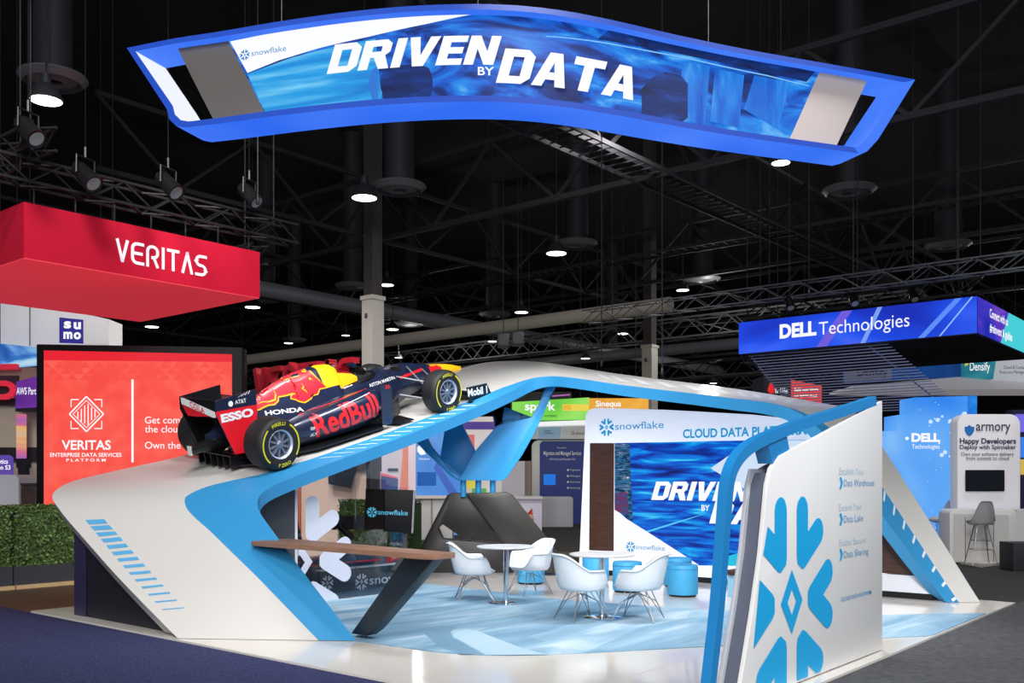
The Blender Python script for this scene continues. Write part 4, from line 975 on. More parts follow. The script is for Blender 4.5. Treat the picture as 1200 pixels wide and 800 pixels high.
# ================================================================== behind the glass: screen, barrier, simulator, hedge
def cam_frame(px, py, d): return Frame(PD(px, py, d), RT, UP)
def slab(name, px, d, th, m, parent, bevel=0, dd=None, smooth=25):
    """panel facing the viewer, outline given in photo points at distance d"""
    if d > 16.5: ym = max(y for x, y in px); px = [(x, max(y, GY(d, 1.618 if parent.name.startswith('demo_counter') and d < 19 else 1.664)) if (ym >= 590 and y > ym-7) else y) for x, y in px]
    mb = MB(); mb.prism([PD(x, y, d) for x, y in px], FW*th); return mb.build(name, m, parent, smooth=smooth, bevel=bevel)
def GY(d, h=1.664): return 560+h*FOC/d
def hang(t, px, py, d, z=15.0):
    a = PD(px, py, d); mb = MB(); mb.tube([a, (a.x, a.y, z)], .012, 5); mb.build('hanging_cable', STEEL, t)
def rect(x0, y0, x1, y1): return [(x0, y1), (x1, y1), (x1, y0), (x0, y0)]
def ctxt(s, m, parent, px, py, px1, hpx, d, bold=0, shear=0, align='l', off=.008, thick=0):
    k = d/FOC; fr = Frame(PD(px, py, d), RT, UP)
    return text(s, m, parent, Frame(fr.o, RT, UP) if True else fr, 0, 0, hpx*k, (px1-px)*k if px1 else None, bold, shear, 1, off, thick, align=align)
# Frame normal for camera panels: RT x UP points towards the viewer
tv = thing('monitor', 'black monitor on a stand showing a small cyan snow crystal logo', 'screen', PZ(455, 660, 0))
D0 = 13.6
slab('housing', [(426.5, 621), (482, 624.5), (484.5, 574), (428.5, 572.5)], D0, .06, mat('black_screen', (12, 12, 14), .5, spec=.15), tv, .004)
slab('side_edge', [(482, 624.5), (484, 624.5), (486.5, 574.5), (484.5, 574)], D0+.001, .05, mat('grey_edge', (120, 122, 130), .5), tv)
fr = Frame(PD(436, 600, D0), RT+UP*-.03, UP); k = D0/FOC
logo(tv, glow('monitor_cyan', (90, 190, 225), .95), fr, 0, 0, 6.3*k, .006, 'snowflake', glow('monitor_cyan', (90, 190, 225), .95), 5.6*k, 35*k, .12, .01)
for x in (472, 475): pass
slab('stand_post', [(471, 652), (477, 652), (477, 622), (472, 622)], D0+.06, .04, DARK, tv)
slab('stand_foot', [(458, 668), (490, 668), (478, 650), (470, 650)], D0+.05, .05, DARK, tv)
# low barrier with the word snowflake (along the ramp, v=7.62)
br = thing('low_barrier', 'low black barrier with a white snow crystal logo behind the glass', 'barrier', (3.9, 7.62, 0))
BVv = 7.62
p0 = PV(376, 697, BVv); p1 = PV(491, 684, BVv)
MB().box((p0.x, BVv, .0), (p1.x, BVv+.08, .33)).build('board', mat('barrier_black', (36, 40, 48), .4), br)
mb = MB(); mb.box((p0.x-.02, BVv-.01, .33), (p1.x+.02, BVv+.09, .35)); mb.build('top_trim', WHITE, br)
MB().box((p1.x, BVv-.01, 0), (p1.x+.02, BVv+.09, .33)).build('end_trim', WHITE, br)
bf = Frame((0, BVv, 0), (1, 0, 0), (0, 0, 1))
q = PV(423.5, 681.5, BVv); logo(br, INK, bf, q.x, q.z, .125, .004, 'snowflake', INK, .125, 1.05, .22, .012)
q = PV(383.5, 683, BVv); logo(br, INK, bf, q.x, q.z, .11, .004)
# racing simulator rig: a cut-down car nose with seat, wheel and screen mount
sm = thing('racing_simulator', 'dark racing simulator cockpit with a red stripe behind the low barrier', 'simulator', (4.4, 8.3, 0))
mb = MB(); mb.prism([(3.2, 8.1, .18), (4.9, 8.1, .18), (5.35, 8.1, .32), (5.3, 8.1, .52), (4.5, 8.1, .60), (4.1, 8.1, .46), (3.4, 8.1, .44)], (0, .55, 0)); mb.build('tub', NAVY, sm, bevel=.03)
MB().box((3.4, 8.09, .36), (4.85, 8.1, .385)).build('red_stripe', RED, sm)
mb = MB(); mb.prism([(4.95, 8.09, .30), (5.32, 8.09, .36), (5.28, 8.09, .51), (5.0, 8.09, .5)], (0, .01, 0)); mb.build('red_nose_patch', RED, sm)
mb = MB(); mb.prism([(5.1, 8.085, .36), (5.3, 8.085, .40), (5.27, 8.085, .5), (5.12, 8.085, .5)], (0, .01, 0)); mb.build('yellow_nose_patch', YEL, sm)
mb = MB(); mb.prism([(3.15, 8.15, .42), (3.6, 8.15, .42), (3.45, 8.15, .6), (3.3, 8.15, 1.15), (3.12, 8.15, 1.15)], (0, .45, 0)); mb.build('seat', BLACK, sm, bevel=.05)
mb = MB(); c = Vector((4.15, 8.37, .98)); mb.tube([c+Vector((0, .13*cos(a), .11*sin(a))) for a in [2*pi*k/18 for k in range(18)]], .025, 8, closed=True); mb.tube([c, c+Vector((.35, 0, -.25))], .05, 10); mb.build('steering_wheel', BLACK, sm)
MB().lathe([(.05, -.02), (.05, .0)], 14, c, (-1, 0, 0)).build('wheel_badge', glow('blue_badge_light', (90, 150, 255), .9), sm)
mb = MB(); mb.box((4.4, 8.2, .85), (4.9, 8.55, 1.05)); mb.build('dash_box', DARK, sm, bevel=.02)
mb = MB()
for y in (8.12, 8.6): mb.box((3.3, y, 0), (5.1, y+.05, .18))
mb.build('base_frame', BLACK, sm)
# hedges -------------------------------------------------------------
LEAF = mat('boxwood_leaf', (66, 92, 40), .6, vary=.45, scale=30)
def leafy(name, lo, hi, n, parent, faces='xyz', size=.035, seed=1):
    """clipped boxwood: a dense body with small leaves over the visible sides"""
    rnd = random.Random(seed); mb = MB(); mb.box((lo[0]+.02, lo[1]+.02, lo[2]), (hi[0]-.02, hi[1]-.02, hi[2]-.02)); mb.cur = 0
    for _ in range(n):
        f = rnd.choice(faces); p = Vector([rnd.uniform(lo[i], hi[i]) for i in range(3)]); nn = Vector((0, 0, 0))
        if f == 'x': p.x = lo[0]; nn.x = -1
        if f == 'y': p.y = lo[1]; nn.y = -1
        if f == 'z': p.z = hi[2]; nn.z = 1
        a = (nn+Vector((rnd.uniform(-1, 1), rnd.uniform(-1, 1), rnd.uniform(-.6, 1)))*.9).normalized(); t = a.cross(Vector((rnd.uniform(-1, 1), rnd.uniform(-1, 1), rnd.uniform(-1, 1)))).normalized(); b_ = a.cross(t); s = size*rnd.uniform(.6, 1.2)
        p = p+nn*rnd.uniform(-.015, .025)
        mb.cur = rnd.choice((0, 0, 1, 2)); mb.add([p-t*s, p+b_*s*.5, p+t*s, p-b_*s*.5], [(0, 1, 2, 3)])
    return mb.build(name, [LEAF, mat('boxwood_leaf_light', (104, 128, 62), .55, vary=.3, scale=30), mat('boxwood_leaf_dark', (34, 52, 24), .6, vary=.3, scale=30)], parent, smooth=0, recalc=False)
for k, (x0, x1, lb) in enumerate(((-.75, .96, 'clipped green hedge in a dark planter at the left edge of the picture'), (.98, 3.2, 'clipped green hedge in a dark planter beside the navy store cupboard'))):
    h = thing('hedge_planter', lb, 'hedge', ((x0+x1)/2, 12.0, -.03), 0, 'hedge planters')
    leafy('hedge', (x0+.02, 11.9, .30), (x1-.01, 12.35, 1.20), 5200, h, 'yyyzx', .03, k)
    MB().box((x0, 11.88, .03), (x1, 12.38, .31)).build('trough', mat('planter_slate', (54, 56, 62), .5), h)
    MB().box((x0, 11.80, -.03), (x1, 12.4, .03)).build('wood_plinth', mat('pale_oak_edge', (196, 164, 120), .5, vary=.1), h)
hw = thing('hedge_screen', 'clipped green hedge wall behind the black monitor', 'hedge', PZ(440, 650, -.03))
a = PD(396, 585, 19); b_ = PD(480, 640, 19)
c0 = (min(a.x, b_.x)); 
H0 = PU(396, 586, 7.0); H1 = PU(482, 586, 7.0)
leafy('hedge', (7.0, H1.y, .05), (7.3, H0.y, H0.z), 5000, hw, 'xxxxz', .03, 5)
MB().box((6.98, H1.y, -.035), (7.32, H0.y, .06)).build('trough', DARK, hw)

# ================================================================== red canopy booth (left)
CRED = mat('canopy_red_fabric', (190, 24, 52), .75, vary=.05, scale=.9, spec=.1)
CREDU = mat('canopy_red_under_glow', (206, 52, 66), .75, emit=.72)  # glow put in for booth light reaching the canopy from below
vc = thing('hanging_canopy', 'big red box canopy with white lettering hanging at the left', 'hanging sign', (3.4, 14.4, 5.0))
X0, X1, Y0, Y1 = 1.27, 5.58, 12.22, 16.5
mb = MB(); mb.box((X0, Y0, 5.02), (X1, Y1, 5.87)); mb.build('fabric_box', CRED, vc, smooth=0)
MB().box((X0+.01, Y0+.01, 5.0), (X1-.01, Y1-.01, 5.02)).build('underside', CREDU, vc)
VFr = Frame((0, Y0, 0), (1, 0, 0), (0, 0, 1))
def vxy(px, py): p = PV(px, py, Y0); return p.x, p.z
a, b = vxy(135, 305.5); c, d_ = vxy(246, 322); hh = .375
def veritas(parent, fr, a, b, w, h, m, bw=.22, off=.012, th=0):
    """the seven letters drawn as even round-cornered strokes, the A without its bar"""
    s = h*bw; L = w/7.2; g = L*.13
    def stroke(pts): 
        mb = MB(); P = [Vector((*p, 0)) for p in pts]; lf = []
        for i, p in enumerate(P):
            t = (P[min(i+1, len(P)-1)]-P[max(i-1, 0)]).normalized(); n = Vector((-t.y, t.x, 0)); k = 1
            if 0 < i < len(P)-1:
                t1 = (P[i]-P[i-1]).normalized(); k = 1/max(.5, t.dot(t1))
            lf.append((p+n*s*.5*k, p-n*s*.5*k))
        if th:
            mb.loft([[fr(l.x, l.y, 0), fr(r.x, r.y, 0), fr(r.x, r.y, th), fr(l.x, l.y, th)] for l, r in lf])
        else: mb.loft([[fr(l.x, l.y, off), fr(r.x, r.y, off)] for l, r in lf], wrap=False)
        return mb
    x = a; q = s/2; allm = MB(); r = h*.22
    def arc(cx, cy, a0, a1, n=5): return [(cx+r*cos(radians(a0+(a1-a0)*k/n)), cy+r*sin(radians(a0+(a1-a0)*k/n))) for k in range(n+1)]
    for chh in 'VERITAS':
        W = L*.42 if chh == 'I' else L
        e = x+W-g; B = b+q; T = b+h-q; Mi = b+h*.5; x0 = x+q; e0 = e-q
        S = []
        if chh == 'V': S = [[(x0, b+h), ((x+e)/2+q*.2, b)], [((x+e)/2-q*.2, b), (e0, b+h)]]
        if chh == 'A': S = [[(x0, b), ((x+e)/2+q*.2, b+h)], [((x+e)/2-q*.2, b+h), (e0, b)]]
        if chh == 'E': S = [[(e, T)]+arc(x0+r, T-r, 90, 180)+arc(x0+r, B+r, 180, 270)+[(e, B)], [(x0, Mi), (e-.1*L, Mi)]]
        if chh == 'R': S = [[(x0, b)]+arc(x0+r, T-r, 180, 90)+arc(e0-r, T-r, 90, 0)+arc(e0-r, Mi+r-.06*h, 0, -90)+[(x0+.25*L, Mi-.06*h)], [(x0+.42*L, Mi-.06*h), (e0+q*.2, b)]]
        if chh == 'I': S = [[(x0+.06*L, b), (x0+.06*L, b+h)]]
        if chh == 'T': S = [[(x, T), (e, T)], [((x+e)/2, T), ((x+e)/2, b)]]
        if chh == 'S': S = [[(e, T)]+arc(x0+r, T-r, 90, 180)+arc(x0+r, Mi+r, 180, 270)+arc(e0-r, Mi-r, 90, 0)+arc(e0-r, B+r, 0, -90)+[(x, B)]]
        one = MB()
        for st_ in S: m_ = stroke(st_); one.add(m_.v, m_.f)
        one.build('letter', m, parent, smooth=0)
        x += W
veritas(vc, VFr, a, b, (c-a)*1.10, hh, mat('canopy_white_print', (232, 226, 236), .6, emit=.25), .14)
# truss and cables above the canopy
def truss(name, label, a, b, w=.35, h=.35, m=TRUSSB, step=.5, r=.022, parent=None, cat='truss', group=None, box=True):
    a = Vector(a); b = Vector(b); t = thing(name, label, cat, tuple((a+b)/2), group=group)
    d = (b-a).normalized(); s = d.cross(UP).normalized()
    if box: corners = [(-w/2, -h/2), (w/2, -h/2), (w/2, h/2), (-w/2, h/2)]
    else: corners = [(0, -h/2), (0, h/2)]
    for cx, cz in corners:
        mb = MB(); mb.bar(a+s*cx+UP*cz, b+s*cx+UP*cz, r*2); mb.build('chord', m, t, smooth=0)
    n = max(2, int((b-a).length/step)); mb = MB()
    for i in range(n):
        p = a+(b-a)*(i/n); q = a+(b-a)*((i+1)/n)
        for cx in ((-w/2, w/2) if box else (0,)):
            z0, z1 = (-h/2, h/2) if i % 2 else (h/2, -h/2); mb.bar(p+s*cx+UP*z0, q+s*cx+UP*z1, r*1.2)
        if box:
            x0, x1 = (-w/2, w/2) if i % 2 else (w/2, -w/2); mb.bar(p+s*x0+UP*(h/2), q+s*x1+UP*(h/2), r*1.2); mb.bar(p+s*x0-UP*(h/2), q+s*x1-UP*(h/2), r*1.2)
    mb.build('web_bars', m, t, smooth=0)
    if cat == 'truss' or m.name.startswith('pale'):
        for f_ in (.08, .92): p = a.lerp(b, f_); mb = MB(); mb.tube([p, (p.x, p.y, 15.0)], .012, 5); mb.build('hanging_cable', STEEL, t)
    return t
truss('lighting_truss', 'black lighting truss along the front top of the red canopy', (.8, 12.3, 6.35), (6.4, 12.3, 6.35))
truss('lighting_truss', 'black lighting truss along the left side of the red canopy', (1.3, 11.6, 6.75), (1.3, 17.4, 6.75))
truss('lighting_truss', 'pale lighting truss behind the right end of the red canopy', (6.0, 12.8, 6.0), (6.0, 19, 6.0), m=STEEL)
for k in range(7):
    x = 1.5+.66*k; mb = MB(); mb.tube([(x, 12.4, 5.87), (x, 12.4, 6.2)], .015, 6); mb.build('hanger', STEEL, vc)
def stage_light(p, aim, label, s=1):
    t = thing('stage_light', label, 'spotlight', p, group=None); p = Vector(p); d = (Vector(aim)-p).normalized()
    MB().lathe([(.07*s, -.2*s), (.10*s, -.15*s), (.12*s, .18*s), (.13*s, .2*s), (.10*s, .19*s), (0, .17*s)], 16, p, d).build('housing', BLACK, t)
    MB().lathe([(0, .185*s), (.095*s, .192*s)], 16, p, d, caps=False).build('lens', mat('spot_lens', (170, 175, 180), .1, .3), t)
    x = d.cross(UP).normalized(); mb = MB(); mb.tube([p+x*.15*s, p+x*.15*s+UP*.22*s, p-x*.15*s+UP*.22*s, p-x*.15*s], .015*s, 6); mb.tube([p+UP*.22*s, p+UP*.36*s], .02*s, 6); mb.build('yoke', BLACK, t); mb = MB(); mb.tube([p+UP*.34*s, (p.x, p.y, 15.0)], .006, 5); mb.build('safety_cable', BLACK, t)
    return t
for px, py, d, lb in ((33, 152, 14.2, 'black stage light above the left corner of the red canopy'), (197, 216, 15.8, 'black stage light above the middle of the red canopy'), (292, 228, 17.5, 'black stage light above the right end of the red canopy'),
                      (100, 205, 15.0, 'black stage light on the truss left of centre above the red canopy')):
    p = PD(px, py, d); stage_light(p, p+Vector((1, -3, -3)), lb, 1.2)
# LED wall with the red picture
lw = thing('led_wall', 'large black framed screen with a red picture under the red canopy', 'screen', PD(162, 600, 17.3))
LD = 17.3
mb = MB(); mb.prism([PD(x, y, LD) for x, y in ((42.5, GY(LD)), (283.5, GY(LD)), (283.5, 406.8), (42.5, 403))], FW*.35); mb.build('frame', mat('led_frame_black', (9, 7, 11), .6, spec=.2), lw, bevel=.02)
lf = Frame(PD(162, 560, LD), RT, UP); kk = LD/FOC
def lxy(px, py): return ((px-162)*kk, (560-py)*kk)
RSC = screen('red_led_picture', [(0, (247, 76, 66)), (.5, (251, 86, 72)), (1, (252, 98, 82))], 3, s=1.0, dist=0, detail=1, kind='noise')
flat([[lxy(*p) for p in ((51.5, 592), (272, 592), (272, 424), (51.5, 422))]], RSC, lw, lf, .004, 'screen')
flat([[lxy(*p) for p in ((51.5, 422), (272, 424), (272, 415), (51.5, 410.5))]], glow('red_led_top', (232, 24, 44), 1), lw, lf, .005, 'screen_header_band')
mb = MB()
for r_ in range(3):
    for i in range(14):
        x0 = 54+15.5*i+(7.7 if r_ % 2 else 0); y0 = 424+7*r_; 
        if x0+7 > 271: continue
        mb.add([lf(*lxy(x0-7 if x0 > 60 else x0, y0+7), .006), lf(*lxy(x0, y0), .006), lf(*lxy(min(x0+7, 271), y0+7), .006)], [(0, 2, 1)])
mb.build('triangle_pattern', glow('red_led_triangle', (246, 74, 66), 1), lw, smooth=0)
ctxt('VERITAS', GWHITE, lw, 72.5, 526.5, 130, 10.5, LD-.01, .02)
ctxt('ENTERPRISE DATA SERVICES', GWHITE, lw, 59, 535, 142.5, 4.4, LD-.01, .015); ctxt('P L A T F O R M', GWHITE, lw, 78, 540.5, 124, 3.2, LD-.01, .02)
for s, y in (('Get comfortable with', 496), ('the cloud.', 506.5), ('Own the unknown.', 525.5)): ctxt(s, GWHITE, lw, 170, y, None, 8.0, LD-.01, .002)
mb = MB(); mb.prism([lf(*lxy(x, y), .006) for x, y in ((154.2, 541.5), (156.8, 541.5), (156.8, 444.5), (154.2, 444.5))], Vector(lf.n)*.002); mb.build('divider_line', GWHITE, lw, smooth=0)
def line(p, q, w=1.1):
    p = Vector(lxy(*p)); q = Vector(lxy(*q)); t = (q-p).normalized(); n = Vector((-t.y, t.x))*w*kk/2
    return [lf(*(p+n), .007), lf(*(p-n), .007), lf(*(q-n), .007), lf(*(q+n), .007)]
mb = MB()
dm = [(101.5, 464.5), (121.5, 485), (101.5, 505.5), (81.5, 485)]
for i in range(4): mb.add(line(dm[i], dm[(i+1) % 4], 1.6), [(0, 1, 2, 3)])
dm = [(101.5, 469), (117.2, 485), (101.5, 501), (85.8, 485)]
for i in range(4): mb.add(line(dm[i], dm[(i+1) % 4], .8), [(0, 1, 2, 3)])
for i, (h0, h1) in enumerate(((482, 490), (479, 494), (475, 496), (473, 498), (477, 492), (480, 489))): mb.add(line((91.5+4*i, h0), (91.5+4*i, h1), 1.3), [(0, 1, 2, 3)])
for sx in (-1, 1):
    for sy in (-1, 1):
        cx, cy = 101.5+sx*18, 485+sy*17; mb.add(line((cx, cy), (cx-sx*9, cy)), [(0, 1, 2, 3)]); mb.add(line((cx, cy), (cx, cy-sy*9)), [(0, 1, 2, 3)])
mb.build('diamond_emblem', GWHITE, lw, smooth=0)
# tall red letters standing behind the car
vl = thing('letter_sign', 'tall red standing letters on a rail behind the race car', 'sign', PD(365, 460, 22))
vo_ = PD(296, 432, 22.5); vo_.z = 3.34; vx_ = Vector((0, -1, 0)); VW = 3.98
veritas(vl, Frame(vo_, vx_, UP), 0, 0, VW, .83, mat('letter_red_paint', (196, 28, 48), .45), .14, th=-.22)
MB().box((vo_.x-.02, vo_.y-VW-.1, 3.24), (vo_.x+.28, vo_.y+.1, 3.34)).build('rail', DARK, vl)
for f_ in (.03, .5, .97): MB().box((vo_.x+.1, vo_.y-VW*f_-.04, -.035), (vo_.x+.18, vo_.y-VW*f_+.04, 3.24)).build('post', DARK, vl)
# the white banner with the blue square, and the bits of booths left of the LED wall
sb = thing('hanging_banner', 'white banner with a navy blue square behind the red canopy', 'banner', PD(60, 380, 23))
slab('banner', [(-70, 410), (127.5, 404), (127.5, 374), (-70, 330)], 23, .8, mat('banner_white', (226, 224, 228), .7, emit=.22), sb)
slab('blue_square', [(69.5, 401.5), (97.5, 402.5), (97.5, 374.5), (69.5, 371.8)], 22.99, .01, glow('logo_navy', (44, 40, 140), .9), sb)
for s, x, y in (('s', 75, 384), ('u', 86.5, 385), ('m', 74.5, 396.3), ('o', 86.5, 396.8)): ctxt(s, GWHITE, sb, x, y, x+(8.5 if s != 'm' else 10.5), 10.5, 22.97, .045)
bb = thing('blue_light_box', 'blue lit cloud picture strip at the left edge behind the LED wall', 'display', PD(20, 420, 22))
slab('lightbox', [(-40, 434), (45, 426), (45, 407), (-40, 398)], 22, .3, screen('blue_cloud_picture', [(0, (16, 50, 140)), (.45, (60, 120, 205)), (.7, (150, 205, 240)), (1, (215, 235, 250))], .9, (1, 1, 2), s=.9), bb)
cw = thing('booth_wall', 'cream booth wall with dark shelf bands at the left edge', 'wall panel', PD(10, 590, 21.5))
slab('panel', [(-60, 600), (50, 600), (50, 430), (-60, 432)], 21.5, .2, mat('cream_wall', (204, 196, 172), .6), cw)
slab('shelf_band', rect(-60, 466.5, 50, 474), 21.3, .2, mat('band_black', (30, 26, 34), .5), cw); slab('shelf_band', rect(-60, 524, 50, 540), 21.35, .15, MATS['band_black'], cw); slab('shelf_band', rect(-60, 440, 20, 462), 21.4, .1, mat('band_grey', (66, 62, 72), .5), cw)
rs = thing('letter_sign', 'cut-off red lit letter end at the left edge of the picture', 'sign', PD(5, 468, 21))
mb = MB(); P = [(-25, 429), (17, 429)]
mb.hexa([PD(-25, 433, 21), PD(18.5, 432, 21), PD(18.5, 426, 21), PD(-25, 427, 21)], FW*.15)
for (x0, y0), (x1, y1) in zip([(-25, 449), (8, 449), (14, 452), (16.5, 457), (14, 462), (8, 465)], [(8, 449), (14, 452), (16.5, 457), (14, 462), (8, 465), (-25, 465)]): mb.bar(PD(x0, y0, 21), PD(x1, y1, 21), .11, .11)
mb.build('letter', mat('letter_red_lit', (226, 44, 70), .4, emit=.5), rs)
aw = thing('info_kiosk', 'purple topped demo kiosk with a lit colour column left of the LED wall', 'kiosk', PD(26, 610, 20.5))
slab('sign_board', [(18, 478.5), (46, 477), (46, 440), (19, 447)], 20.5, .3, screen('purple_picture', [(0, (88, 36, 140)), (1, (128, 58, 170))], 1, s=.85), aw); slab('sign_base', [(18, 482), (46, 482), (46, 477), (18, 478.5)], 20.5, .3, MATS['band_black'], aw)
ctxt('AWS Part', GWHITE, aw, 19.5, 462, 42.5, 8, 20.48, .01)
slab('light_column', rect(19, 485, 27, 538), 20.55, .15, screen('colour_column', [(0, (120, 110, 200)), (.4, (225, 110, 150)), (.6, (240, 190, 120)), (1, (180, 180, 225))], 1.2, (0.1, .1, 1), s=.85), aw)
slab('counter', [(-60, 592), (22, 592), (22, 560), (18, 556), (-60, 556)], 19.5, .6, mat('kiosk_white', (206, 210, 220), .4), aw)
slab('info_card', [(-60, 556), (13, 556), (13, 536), (9, 533), (-60, 533)], 19.8, .1, glow('purple_card', (94, 70, 170), .85), aw)
ctxt('Analytics', GWHITE, aw, -12, 543, 9.5, 5, 19.78, .02); ctxt('on S3', GWHITE, aw, -3, 550, 12.5, 5, 19.78, .02)
slab('equipment_box', rect(19, 537, 31, 548), 20, .2, BLACK, aw); slab('equipment_box', rect(21, 548, 29, 570), 20, .2, BLACK, aw)
sp_ = thing('loudspeaker_crate', 'dark patterned crate standing between kiosk and LED wall', 'crate', PD(35, 592, 19))
slab('crate', rect(24, 569, 50, 592), 19, .5, mat('crate_brown', (62, 46, 42), .6, vary=.5, scale=5), sp_, .02); slab('crate_lid', rect(23.5, 566, 50.5, 569), 18.98, .54, DARK, sp_)

# ================================================================== right: hanging blue sign and its booth
ds = thing('hanging_sign', 'long blue lit box sign with white lettering hanging at the right', 'hanging sign', (21, 6, 5))
DX = 18.6
q0 = PU(1145, 390, DX); q1 = PU(866, 412, DX); zt = PU(1145, 347, DX).z; zb = q0.z
MB().box((DX, q0.y, zb), (DX+6, q1.y, zt)).build('box', mat('sign_black', (10, 10, 14), .6), ds)
DF = Frame((DX, 0, 0), (0, -1, 0), (0, 0, 1)); SF = Frame((0, q0.y, 0), (1, 0, 0), (0, 0, 1))
DBL = screen('blue_sign_picture', [(0, (22, 44, 180)), (.4, (28, 72, 226)), (.6, (50, 96, 244)), (.8, (96, 96, 232)), (1, (110, 168, 245))], .5, (1, .6, 1.2), (radians(35), 0, 0), s=1.0, dist=.3, detail=2)
flat([[(-q1.y, zb), (-q0.y, zb), (-q0.y, zt), (-q1.y, zt)]], DBL, ds, DF, .01, 'front_screen')
flat([[(DX, zb), (DX+6, zb), (DX+6, zt), (DX, zt)]], screen('violet_sign_picture', [(0, (24, 40, 170)), (.5, (62, 50, 190)), (.8, (110, 60, 190)), (1, (60, 120, 230))], .8, (.6, 1, 1.5), (0, radians(30), 0), s=1.0, detail=2), ds, SF, .01, 'side_screen')
flat([[(DX+2.1, zb), (DX+6, zb), (DX+6, zt), (DX+2.9, zt)]], glow('teal_screen', (70, 205, 215), 1), ds, SF, .014, 'teal_wedge')
def dxy(px, py): p = PU(px, py, DX); return (-p.y, p.z)
def dband(x0, x1, w, c, nm):
    flat([[(x0, zb), (x0+w, zb), (x1+w, zt), (x1, zt)]], glow(nm, c, 1), ds, DF, .013, 'light_ray')
w_ = -q0.y+q1.y
dband(-q1.y+w_*.55, -q1.y+w_*.62, .12, (120, 160, 240), 'ray_pale'); dband(-q1.y+w_*.78, -q1.y+w_*.92, .16, (90, 140, 246), 'ray_blue'); dband(-q1.y+w_*.36, -q1.y+w_*.47, .28, (110, 90, 220), 'ray_violet'); dband(-q1.y+w_*.86, -q1.y+w_*.98, .04, (150, 190, 250), 'ray_light')
a, b = dxy(914, 396); c, _ = dxy(957, 392); h_ = .33
text('DELL', GWHITE, ds, DF, a, b, h_, c-a, .045, 0, 1, .016)
a, b = dxy(960, 392); c, _ = dxy(1066, 384); text('Technologies', GWHITE, ds, DF, a, b-.01, h_*.98, c-a, -.004, 0, 1, .016)
text('Connect with us', GWHITE, ds, SF, DX+1.05, zb+.50, .20, 1.75, .02, 0, 1, .018); text('#reinvent & guides', GWHITE, ds, SF, DX+1.05, zb+.16, .20, 2.2, .02, 0, 1, .018)
MB().box((DX+.02, q0.y+.02, zb-.02), (DX+5.98, q1.y-.02, zb)).build('underside', BLACK, ds)
sl = thing('slat_screen', 'hanging curtain of thin grey rods below the blue sign', 'screen', (21, 7, 4.4))
for k in range(24):
    f = k/23; x = DX+.3+.13*k; z = zb-.04-.062*k-.0*f
    mb = MB(); mb.bar((x, q0.y+2.1-.04*k, z), (x, q1.y-.15, z), .028); mb.build('rod', mat('rod_blue_grey', (150, 154, 190), .45), sl, smooth=0)
mb = MB(); mb.bar((DX+.3, q1.y-.2, zb-.03), (DX+3.3, q1.y-.2, zb-1.45), .03); mb.build('edge_bar', MATS['rod_blue_grey'], sl); mb = MB(); mb.bar((DX+.3, q0.y+2.6, zb-.03), (DX+3.3, q0.y+1.6, zb-1.45), .03); mb.build('edge_bar', MATS['rod_blue_grey'], sl)
truss('lighting_truss', 'silver lighting truss with lamps above the blue hanging sign', (17.9, 1.8, 6.35), (17.9, 13.5, 6.35), m=ALU, r=.016)
truss('lighting_truss', 'black truss on top of the blue hanging sign', (DX+.3, q0.y, 6.1), (DX+.3, q1.y, 6.1))
truss('lighting_truss', 'small pale truss under the left end of the blue sign', (DX+.1, q1.y-.1, zb-.12), (DX+2.4, q1.y-.1, zb-.12), w=.2, h=.2, m=ALU, r=.01, step=.25)
for k, lb in enumerate(('black moving head lamp above the start of the blue sign lettering', 'black moving head lamp above the middle of the blue sign', 'black moving head lamp above the end of the blue sign lettering', 'black moving head lamp near the corner of the blue sign')):
    p = PD((925, 1000, 1070, 1122)[k], (355, 350, 345, 338)[k], 24.0-k*.35); stage_light(p, p+Vector((-1, -1, -2)), lb, .9)
# distant signs right
rh = thing('hanging_sign', 'small black and red box sign with a red cap emblem', 'hanging sign', PD(930, 456, 42))
slab('black_face', [(895, 474), (927, 474), (927, 444.5), (895, 440)], 42, 2.0, mat('sign_charcoal', (30, 32, 38), .6, emit=.5), rh)
slab('red_face', [(927, 476), (963, 480), (963, 452), (927, 444.5)], 42, 1.0, glow('sign_red', (232, 70, 66), .95), rh)
HAT = glow('hat_red', (225, 40, 46), .95)
slab('hat_emblem', [(899.5, 457), (902, 449), (905.5, 448), (906.5, 452), (908, 457), (906, 461), (902, 460.5)], 41.96, .02, HAT, rh); ctxt('Red Hat', GWHITE, rh, 908.5, 460.5, 923.5, 6.5, 41.95, .02)
ctxt('Build your future', GWHITE, rh, 931, 458, 959, 3.6, 41.95, .03); ctxt('Go hybrid cloud', GWHITE, rh, 931, 465, 957, 3.2, 41.95, .03)
dn = thing('hanging_sign', 'teal and white box sign under the right end of the blue sign', 'hanging sign', PD(1130, 440, 33))
slab('blue_face', [(990, 448.5), (1128, 441), (1128, 418), (990, 428)], 33, .2, screen('dim_blue_picture', [(0, (18, 52, 110)), (1, (30, 78, 150))], 1, s=.85), dn)
slab('teal_face', [(1128, 441), (1164, 444), (1168, 417), (1128, 419)], 32.9, .2, screen('teal_picture', [(0, (22, 92, 120)), (1, (50, 140, 150))], 1.2, s=.9), dn)
slab('white_face', [(1164, 444), (1260, 452), (1260, 408), (1168, 416.5)], 32.9, .2, mat('sign_white', (196, 200, 208), .6, emit=.55), dn)
slab('underside', [(1000, 452), (1128, 441), (1260, 453), (1260, 456), (1000, 456)], 33.1, 2.5, mat('sign_under_grey', (190, 186, 190), .7, emit=.35), dn)
slab('grey_face', [(990, 448), (1045, 444), (1045, 424), (990, 428)], 32.95, .02, mat('sign_dim_grey', (120, 124, 140), .7, emit=.35), dn)
